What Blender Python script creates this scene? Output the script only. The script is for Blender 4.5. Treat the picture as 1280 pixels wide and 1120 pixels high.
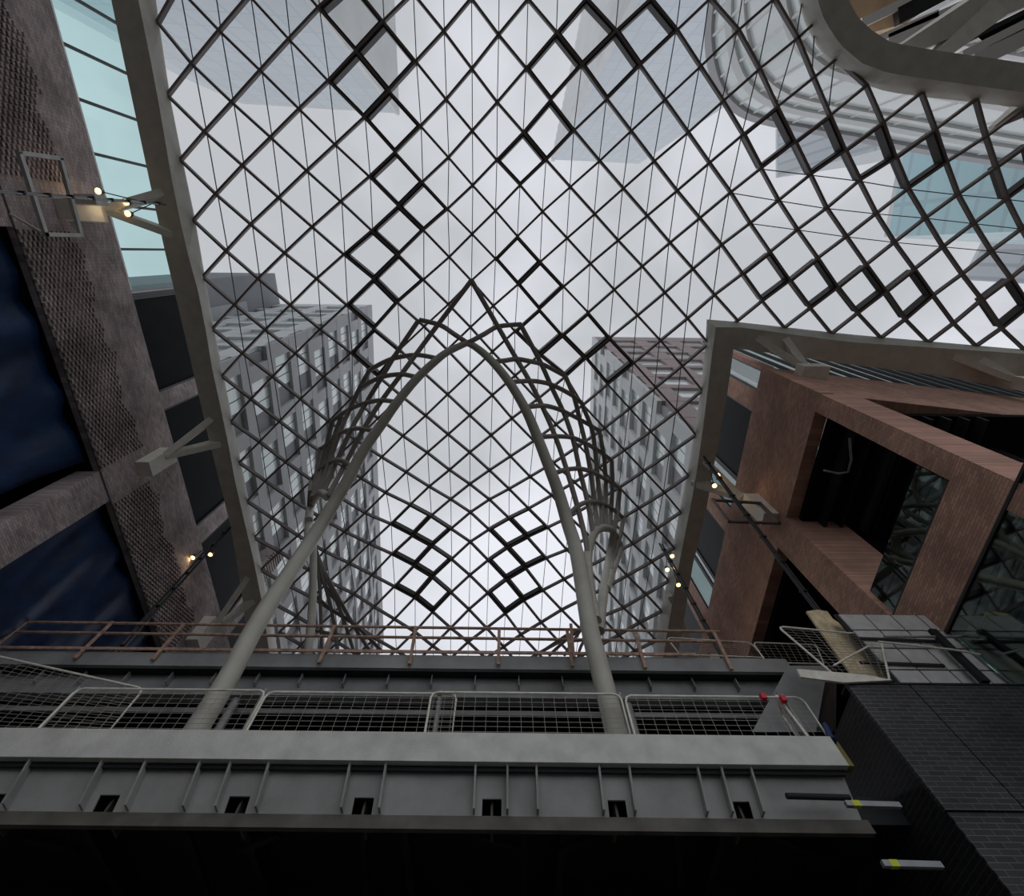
import bpy, math, random
from mathutils import Vector, Matrix
random.seed(7)
SC = bpy.context.scene
for _o in list(bpy.data.objects):
    bpy.data.objects.remove(_o)
COL = SC.collection
EYE = 1.6                                    # height of the lens above the pavement
FPX, PX, PY = 590.0, 630.0, 560.0            # lens in pixels of the 1280x1120 frame
PIT, ROL = math.radians(22.5), math.radians(0.6)
_F = Vector((0, math.sin(PIT), math.cos(PIT)))
_R0 = Vector((1, 0, 0)); _U0 = Vector((0, -math.cos(PIT), math.sin(PIT)))
_R = _R0 * math.cos(ROL) + _U0 * math.sin(ROL)
_U = _U0 * math.cos(ROL) - _R0 * math.sin(ROL)
cam = bpy.data.cameras.new('camera'); camo = bpy.data.objects.new('camera', cam); COL.objects.link(camo)
cam.sensor_fit = 'HORIZONTAL'; cam.sensor_width = 36.0; cam.lens = 36.0 * FPX / 1280.0
cam.shift_x = (640 - PX) / 1280.0; cam.shift_y = 0
cam.clip_start = 0.1; cam.clip_end = 1500
camo.matrix_world = Matrix(((_R.x, _U.x, -_F.x, 0), (_R.y, _U.y, -_F.y, 0), (_R.z, _U.z, -_F.z, EYE), (0, 0, 0, 1)))
SC.camera = camo
# overcast sky
W = bpy.data.worlds.new('sky'); SC.world = W; W.use_nodes = True
nt = W.node_tree; nt.nodes.clear()
wo = nt.nodes.new('ShaderNodeOutputWorld'); bg = nt.nodes.new('ShaderNodeBackground')
tc = nt.nodes.new('ShaderNodeTexCoord'); mp = nt.nodes.new('ShaderNodeMapping'); no = nt.nodes.new('ShaderNodeTexNoise'); cr = nt.nodes.new('ShaderNodeValToRGB')
mp.inputs['Location'].default_value = (0.35, 0.1, 0.0)
no.inputs['Scale'].default_value = 1.6; no.inputs['Detail'].default_value = 5; no.inputs['Roughness'].default_value = 0.5
cr.color_ramp.elements[0].position = 0.38; cr.color_ramp.elements[0].color = (0.49, 0.50, 0.525, 1)
cr.color_ramp.elements[1].position = 0.62; cr.color_ramp.elements[1].color = (0.80, 0.80, 0.86, 1)
nt.links.new(tc.outputs['Generated'], mp.inputs[0]); nt.links.new(mp.outputs[0], no.inputs[0]); nt.links.new(no.outputs[0], cr.inputs[0])
nt.links.new(cr.outputs[0], bg.inputs[0]); nt.links.new(bg.outputs[0], wo.inputs[0])
bg.inputs[1].default_value = 1.2
SC.view_settings.view_transform = 'Standard'; SC.view_settings.look = 'None'; SC.view_settings.gamma = 1
SC.view_settings.use_curve_mapping = False; SC.view_settings.exposure = 0.0
SC.cycles.max_bounces = 8; SC.cycles.transparent_max_bounces = 24; SC.cycles.diffuse_bounces = 5
SC.cycles.use_denoising = True; SC.cycles.caustics_reflective = False; SC.cycles.caustics_refractive = False

def ray(u, v):
    return _R * ((u - PX) / FPX) - _U * ((v - PY) / FPX) + _F
def at(u, v, X=None, Y=None, Z=None):
    """point (metres from the lens) where the sight line of a pixel meets a real plane of the place"""
    d = ray(u, v)
    if X is not None: return d * (X / d.x)
    if Y is not None: return d * (Y / d.y)
    return d * (Z / d.z)

# ---------------------------------------------------------------- materials
MATS = {}
def nmat(name):
    m = bpy.data.materials.new(name); m.use_nodes = True; MATS[name] = m
    n = m.node_tree; n.nodes.clear(); out = n.nodes.new('ShaderNodeOutputMaterial')
    return m, n, out
def pbr(name, col, rough=0.6, metal=0.0, var=0.15, scale=3.0, bump=0.0, bscale=40.0, emit=None, estr=0.0, spec=0.5):
    m, n, out = nmat(name)
    b = n.nodes.new('ShaderNodeBsdfPrincipled'); n.links.new(b.outputs[0], out.inputs[0])
    b.inputs['Roughness'].default_value = rough; b.inputs['Metallic'].default_value = metal
    b.inputs['Specular IOR Level'].default_value = spec
    t = n.nodes.new('ShaderNodeTexCoord'); s = n.nodes.new('ShaderNodeTexNoise'); s.inputs['Scale'].default_value = scale; s.inputs['Detail'].default_value = 6
    n.links.new(t.outputs['Object'], s.inputs[0])
    r = n.nodes.new('ShaderNodeValToRGB'); n.links.new(s.outputs[0], r.inputs[0])
    r.color_ramp.elements[0].position = 0.3; r.color_ramp.elements[1].position = 0.7
    r.color_ramp.elements[0].color = tuple(c * (1 - var) for c in col) + (1,); r.color_ramp.elements[1].color = tuple(min(1, c * (1 + var)) for c in col) + (1,)
    n.links.new(r.outputs[0], b.inputs['Base Color'])
    if bump:
        s2 = n.nodes.new('ShaderNodeTexNoise'); s2.inputs['Scale'].default_value = bscale; n.links.new(t.outputs['Object'], s2.inputs[0])
        bp = n.nodes.new('ShaderNodeBump'); bp.inputs['Strength'].default_value = bump; bp.inputs['Distance'].default_value = 0.02
        n.links.new(s2.outputs[0], bp.inputs['Height']); n.links.new(bp.outputs[0], b.inputs['Normal'])
    if emit:
        b.inputs['Emission Color'].default_value = tuple(emit) + (1,); b.inputs['Emission Strength'].default_value = estr
    return m
def brick(name, c1, c2, mortar, axis='yz', bw=0.22, bh=0.075, ms=0.008, rough=0.85, bump=0.4, stain=0.35, off=0.5, sscale=0.9):
    m, n, out = nmat(name)
    b = n.nodes.new('ShaderNodeBsdfPrincipled'); n.links.new(b.outputs[0], out.inputs[0]); b.inputs['Roughness'].default_value = rough
    t = n.nodes.new('ShaderNodeTexCoord'); sp = n.nodes.new('ShaderNodeSeparateXYZ'); cb = n.nodes.new('ShaderNodeCombineXYZ')
    n.links.new(t.outputs['Object'], sp.inputs[0])
    n.links.new(sp.outputs[{'x': 0, 'y': 1, 'z': 2}[axis[0]]], cb.inputs[0]); n.links.new(sp.outputs[{'x': 0, 'y': 1, 'z': 2}[axis[1]]], cb.inputs[1])
    k = n.nodes.new('ShaderNodeTexBrick'); n.links.new(cb.outputs[0], k.inputs[0])
    k.inputs['Color1'].default_value = tuple(c1) + (1,); k.inputs['Color2'].default_value = tuple(c2) + (1,); k.inputs['Mortar'].default_value = tuple(mortar) + (1,)
    k.inputs['Scale'].default_value = 1.0; k.inputs['Brick Width'].default_value = bw; k.inputs['Row Height'].default_value = bh; k.inputs['Mortar Size'].default_value = ms
    k.inputs['Mortar Smooth'].default_value = 0.2; k.inputs['Bias'].default_value = 0.0; k.offset = off
    s = n.nodes.new('ShaderNodeTexNoise'); s.inputs['Scale'].default_value = sscale; s.inputs['Detail'].default_value = 7; n.links.new(t.outputs['Object'], s.inputs[0])
    r = n.nodes.new('ShaderNodeMapRange'); n.links.new(s.outputs[0], r.inputs[0]); r.inputs[1].default_value = 0.3; r.inputs[2].default_value = 0.7
    r.inputs[3].default_value = 1 - stain; r.inputs[4].default_value = 1 + stain
    mx = n.nodes.new('ShaderNodeMix'); mx.data_type = 'RGBA'; mx.blend_type = 'MULTIPLY'; mx.inputs[0].default_value = 1.0
    n.links.new(k.outputs[0], mx.inputs[6]); n.links.new(r.outputs[0], mx.inputs[7]); n.links.new(mx.outputs[2], b.inputs['Base Color'])
    bp = n.nodes.new('ShaderNodeBump'); bp.inputs['Strength'].default_value = bump; bp.inputs['Distance'].default_value = 0.02; bp.invert = True
    n.links.new(k.outputs[1], bp.inputs['Height']); n.links.new(bp.outputs[0], b.inputs['Normal'])
    return m
def glass(name, tint, refl=0.08, rough=0.02, fres=0.6):
    m, n, out = nmat(name)
    tr = n.nodes.new('ShaderNodeBsdfTransparent'); tr.inputs[0].default_value = tuple(tint) + (1,)
    gl = n.nodes.new('ShaderNodeBsdfGlossy'); gl.inputs['Roughness'].default_value = rough; gl.inputs[0].default_value = (0.9, 0.95, 0.95, 1)
    lw = n.nodes.new('ShaderNodeLayerWeight'); lw.inputs[0].default_value = 0.25
    ma = n.nodes.new('ShaderNodeMath'); ma.operation = 'MULTIPLY_ADD'; ma.inputs[1].default_value = fres; ma.inputs[2].default_value = refl; ma.use_clamp = True
    mi = n.nodes.new('ShaderNodeMixShader')
    n.links.new(lw.outputs['Fresnel'], ma.inputs[0]); n.links.new(ma.outputs[0], mi.inputs[0]); n.links.new(tr.outputs[0], mi.inputs[1]); n.links.new(gl.outputs[0], mi.inputs[2])
    n.links.new(mi.outputs[0], out.inputs[0])
    return m
def curtain(name, pane, line, fw=3.0, fh=3.6, lw=0.25, rough=0.25, spec=0.5):
    """curtain wall: panes between floor lines and mullions, on (x+y, z)"""
    m, n, out = nmat(name)
    b = n.nodes.new('ShaderNodeBsdfPrincipled'); n.links.new(b.outputs[0], out.inputs[0]); b.inputs['Roughness'].default_value = rough
    b.inputs['Specular IOR Level'].default_value = spec
    t = n.nodes.new('ShaderNodeTexCoord'); sp = n.nodes.new('ShaderNodeSeparateXYZ'); cb = n.nodes.new('ShaderNodeCombineXYZ'); ad = n.nodes.new('ShaderNodeMath')
    n.links.new(t.outputs['Object'], sp.inputs[0]); n.links.new(sp.outputs[0], ad.inputs[0]); n.links.new(sp.outputs[1], ad.inputs[1])
    n.links.new(ad.outputs[0], cb.inputs[0]); n.links.new(sp.outputs[2], cb.inputs[1])
    k = n.nodes.new('ShaderNodeTexBrick'); n.links.new(cb.outputs[0], k.inputs[0]); k.offset = 0
    k.inputs['Color1'].default_value = tuple(pane) + (1,); k.inputs['Color2'].default_value = tuple(c * 0.93 for c in pane) + (1,); k.inputs['Mortar'].default_value = tuple(line) + (1,)
    k.inputs['Scale'].default_value = 1.0; k.inputs['Brick Width'].default_value = fw; k.inputs['Row Height'].default_value = fh; k.inputs['Mortar Size'].default_value = lw
    n.links.new(k.outputs[0], b.inputs['Base Color'])
    return m
pbr('edge_steel', (0.66, 0.64, 0.56), 0.55, 0.0, 0.10, 2.0, 0.1)
pbr('bracket_paint', (0.86, 0.84, 0.75), 0.5, 0.0, 0.08, 3.0)
pbr('bar_bronze', (0.22, 0.185, 0.175), 0.45, 0.0, 0.2, 1.0)
pbr('vent_bronze', (0.05, 0.04, 0.038), 0.5, 0.0, 0.2, 2.0)
pbr('joint', (0.10, 0.10, 0.11), 0.6)
pbr('tube_paint', (0.52, 0.51, 0.44), 0.45, 0.0, 0.12, 1.2)
pbr('rib_paint', (0.30, 0.275, 0.24), 0.5, 0.0, 0.12, 1.2)
pbr('plate_galv', (0.62, 0.63, 0.58), 0.6, 0.1, 0.16, 2.2, 0.25, 30)
pbr('girder_paint', (0.4, 0.405, 0.39), 0.6, 0.0, 0.2, 1.5, 0.1)
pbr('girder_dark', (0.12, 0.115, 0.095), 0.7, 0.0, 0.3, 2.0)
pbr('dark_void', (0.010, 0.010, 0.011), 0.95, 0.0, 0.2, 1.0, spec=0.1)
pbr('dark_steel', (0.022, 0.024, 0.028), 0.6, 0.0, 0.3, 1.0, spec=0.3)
pbr('far_steel', (0.32, 0.33, 0.325), 0.6, 0.0, 0.25, 1.0)
pbr('rust_tube', (0.5, 0.33, 0.25), 0.75, 0.0, 0.35, 6.0)
pbr('galv_tube', (0.9, 0.87, 0.76), 0.5, 0.2, 0.15, 6.0)
pbr('bar_grey', (0.34, 0.36, 0.37), 0.5, 0.2, 0.1, 6.0)
pbr('post_grey', (0.36, 0.36, 0.35), 0.5, 0.2, 0.2, 6.0)
pbr('wire_grey', (0.45, 0.43, 0.39), 0.5, 0.2, 0.1, 6.0)
pbr('concrete', (0.14, 0.138, 0.13), 0.9, 0.0, 0.15, 0.7, 0.3, 20)
pbr('tarp_blue', (0.008, 0.035, 0.11), 0.5, 0.0, 0.5, 1.4, 0.6, 5)
pbr('wood', (0.8, 0.64, 0.4), 0.8, 0.0, 0.3, 5.0, 0.3, 30)
pbr('wood_white', (0.9, 0.85, 0.74), 0.8, 0.0, 0.15, 5.0)
pbr('red_plastic', (0.8, 0.04, 0.07), 0.5, 0.0, 0.1)
pbr('white_board', (0.75, 0.72, 0.75), 0.6, 0.0, 0.1)
pbr('yellow_tape', (0.65, 0.75, 0.05), 0.6, 0.0, 0.1)
pbr('mustard_foam', (0.22, 0.2, 0.06), 0.8, 0.0, 0.2)
pbr('blue_plastic', (0.01, 0.03, 0.13), 0.6)
pbr('cable_black', (0.02, 0.02, 0.025), 0.35, 0.3, 0.1)
pbr('rod_steel', (0.30, 0.30, 0.31), 0.25, 0.7, 0.1)
pbr('frame_grey', (0.6, 0.6, 0.58), 0.5, 0.1, 0.1)
pbr('frame_brown', (0.17, 0.13, 0.12), 0.5, 0.1, 0.1)
pbr('window_black', (0.006, 0.008, 0.009), 0.35, 0.0, 0.3, 1.0, spec=0.04)
pbr('frame_dark', (0.018, 0.018, 0.02), 0.4, 0.0, 0.2)
pbr('panel_grey', (0.62, 0.62, 0.6), 0.7, 0.0, 0.12, 4.0)
pbr('tower_grey', (0.52, 0.515, 0.525), 0.85, 0.0, 0.08, 0.2)
pbr('tower_dark', (0.33, 0.335, 0.35), 0.85, 0.0, 0.08, 0.2)
pbr('tower_white', (0.84, 0.85, 0.84), 0.85, 0.0, 0.06, 0.2)
pbr('tower_pink', (0.55, 0.44, 0.43), 0.85, 0.0, 0.08, 0.2)
pbr('window_mint', (0.90, 1.0, 0.97), 0.15, 0.15, 0.08, 0.3)
pbr('white_band', (1.0, 0.98, 0.94), 0.6, 0.0, 0.06, 0.4)
pbr('tan_stone', (0.95, 0.66, 0.42), 0.8, 0.0, 0.12, 1.2)
pbr('lamp_glow', (1, 0.7, 0.35), 0.4, 0.0, 0.0, 1.0, emit=(1.0, 0.60, 0.22), estr=4.0)
brick('brick_grey', (0.56, 0.465, 0.455), (0.34, 0.285, 0.285), (0.25, 0.22, 0.215), 'yz')
brick('brick_grey_x', (0.56, 0.465, 0.455), (0.34, 0.285, 0.285), (0.25, 0.22, 0.215), 'xz')
brick('brick_brown', (0.62, 0.355, 0.262), (0.42, 0.24, 0.18), (0.30, 0.185, 0.145), 'yz', stain=0.22)
brick('brick_brown_x', (0.62, 0.355, 0.262), (0.42, 0.24, 0.18), (0.30, 0.185, 0.145), 'xz', stain=0.22)
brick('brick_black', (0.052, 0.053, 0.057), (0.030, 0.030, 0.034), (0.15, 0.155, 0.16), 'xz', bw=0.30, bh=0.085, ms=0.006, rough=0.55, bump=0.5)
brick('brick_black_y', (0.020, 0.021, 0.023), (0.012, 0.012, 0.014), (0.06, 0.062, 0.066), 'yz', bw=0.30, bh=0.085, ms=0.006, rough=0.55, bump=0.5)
glass('roof_glass', (0.93, 0.945, 0.95), 0.03, 0.01, 0.5)
glass('aqua_glass', (0.66, 0.92, 0.91), 0.03, 0.02, 0.3)
glass('green_glass', (0.45, 0.62, 0.56), 0.16, 0.02, 0.8)
glass('teal_glass', (0.38, 0.56, 0.54), 0.10, 0.02, 0.6)
curtain('curtain_pale', (0.72, 0.79, 0.84), (0.62, 0.69, 0.75), 2.4, 3.5, 0.16)
curtain('curtain_fins', (0.40, 0.44, 0.46), (0.70, 0.73, 0.74), 1.7, 60.0, 0.35)
curtain('curtain_blue', (0.55, 0.80, 0.84), (0.48, 0.66, 0.70), 9.0, 3.8, 0.3)
curtain('curtain_grey', (0.66, 0.69, 0.72), (0.50, 0.53, 0.56), 2.2, 30.0, 0.3)
M = MATS

# ---------------------------------------------------------------- mesh builder (coordinates in metres from the lens)
class MB:
    def __init__(s): s.v = []; s.f = []; s.m = []; s.mats = []
    def mi(s, mat):
        if mat is None: return 0
        if mat not in s.mats: s.mats.append(mat)
        return s.mats.index(mat)
    def add(s, vs, fs, mat=None):
        b = len(s.v); k = s.mi(mat); s.v += [Vector(v) for v in vs]
        for f in fs: s.f.append([b + i for i in f]); s.m.append(k)
        return s
    def hexa(s, b, t, mat=None):
        n = len(b)
        fs = [list(range(n))[::-1], [n + i for i in range(n)]] + [[i, (i + 1) % n, n + (i + 1) % n, n + i] for i in range(n)]
        return s.add(list(b) + list(t), fs, mat)
    def box(s, x0, x1, y0, y1, z0, z1, mat=None):
        return s.hexa([(x0, y0, z0), (x1, y0, z0), (x1, y1, z0), (x0, y1, z0)], [(x0, y0, z1), (x1, y0, z1), (x1, y1, z1), (x0, y1, z1)], mat)
    def beam(s, p, q, w, h, up=(0, 0, 1), w2=None, h2=None, mat=None):
        p, q = Vector(p), Vector(q); d = (q - p).normalized(); a = d.cross(Vector(up))
        if a.length < 1e-4: a = d.cross(Vector((1, 0, 0)))
        a.normalize(); b = a.cross(d).normalized(); w2 = w if w2 is None else w2; h2 = h if h2 is None else h2
        P = [p + a * (i * w / 2) + b * (j * h / 2) for i, j in ((-1, -1), (1, -1), (1, 1), (-1, 1))]
        Q = [q + a * (i * w2 / 2) + b * (j * h2 / 2) for i, j in ((-1, -1), (1, -1), (1, 1), (-1, 1))]
        return s.hexa(P, Q, mat)
    def tube(s, pts, r, n=10, mat=None, cap=True):
        pts = [Vector(p) for p in pts]; k = len(pts); rs = r if isinstance(r, (list, tuple)) else [r] * k
        if len(rs) == 2 and k > 2: rs = [rs[0] + (rs[1] - rs[0]) * i / (k - 1) for i in range(k)]
        ref = None; vs = []
        for i in range(k):
            d = (pts[min(i + 1, k - 1)] - pts[max(i - 1, 0)]).normalized()
            if ref is None: ref = d.orthogonal().normalized()
            ref = (ref - d * ref.dot(d)).normalized(); e = d.cross(ref)
            for j in range(n):
                t = 2 * math.pi * j / n; vs.append(pts[i] + (ref * math.cos(t) + e * math.sin(t)) * rs[i])
        fs = [[i * n + j, i * n + (j + 1) % n, (i + 1) * n + (j + 1) % n, (i + 1) * n + j] for i in range(k - 1) for j in range(n)]
        if cap: fs += [list(range(n))[::-1], [(k - 1) * n + j for j in range(n)]]
        return s.add(vs, fs, mat)
    def loft(s, rows, mat=None, closed=True):
        n = len(rows[0]); vs = [v for r in rows for v in r]
        fs = [[i * n + j, i * n + (j + 1) % n, (i + 1) * n + (j + 1) % n, (i + 1) * n + j] for i in range(len(rows) - 1) for j in range(n if closed else n - 1)]
        if closed: fs += [list(range(n))[::-1], [(len(rows) - 1) * n + j for j in range(n)]]
        return s.add(vs, fs, mat)
    def build(s, name, mat, parent=None, smooth=False):
        if not s.mats: s.mats = [mat]
        off = parent['_o'] if parent else None
        if parent is None:
            xs = [v.x for v in s.v]; ys = [v.y for v in s.v]; zs = [v.z for v in s.v]
            o = Vector(((min(xs) + max(xs)) / 2, (min(ys) + max(ys)) / 2, min(zs)))
        else: o = Vector(off)
        me = bpy.data.meshes.new(name); me.from_pydata([v - o for v in s.v], [], s.f)
        for m_ in s.mats: me.materials.append(M[m_])
        for p, k in zip(me.polygons, s.m): p.material_index = k; p.use_smooth = smooth
        me.validate(); me.update()
        ob = bpy.data.objects.new(name, me); COL.objects.link(ob)
        if parent: ob.parent = parent
        else: ob.location = o + Vector((0, 0, EYE))
        ob['_o'] = tuple(o)
        if smooth and hasattr(me, 'set_sharp_from_angle'): me.set_sharp_from_angle(angle=math.radians(40))
        return ob
def thing(name, loc, label, cat, group=None):
    e = bpy.data.objects.new(name, None); COL.objects.link(e); e.location = Vector(loc) + Vector((0, 0, EYE)); e['_o'] = tuple(loc); e.empty_display_size = 0.3
    return tag(e, label, cat, group)
def tag(o, label, cat, group=None, kind=None):
    if label: o['label'] = label
    if cat: o['category'] = cat
    if group: o['group'] = group
    if kind: o['kind'] = kind
    return o
def ccopy(src, d):
    """copy a thing with its parts and sub-parts, moved by d"""
    r = src.copy(); COL.objects.link(r); r.location = src.location + Vector(d)
    for ch in src.children:
        c = ch.copy(); COL.objects.link(c); c.parent = r
        for g in ch.children:
            k = g.copy(); COL.objects.link(k); k.parent = c
    return r
def lerp(a, b, t): return Vector(a) * (1 - t) + Vector(b) * t
def dense(pts, k=4):
    """Catmull-Rom refinement of a polyline"""
    P = [Vector(p) for p in pts]; o = []
    for i in range(len(P) - 1):
        a, b, c, d = P[max(i - 1, 0)], P[i], P[i + 1], P[min(i + 2, len(P) - 1)]
        for j in range(k):
            t = j / k; o.append(0.5 * ((2 * b) + (c - a) * t + (2 * a - 5 * b + 4 * c - d) * t * t + (3 * b - a - 3 * c + d) * t ** 3))
    return o + [P[-1]]

# ---------------------------------------------------------------- ground
g = MB().box(-500, 500, -500, 500, -EYE - 0.3, -EYE).build('floor', 'concrete'); g['kind'] = 'structure'

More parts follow.
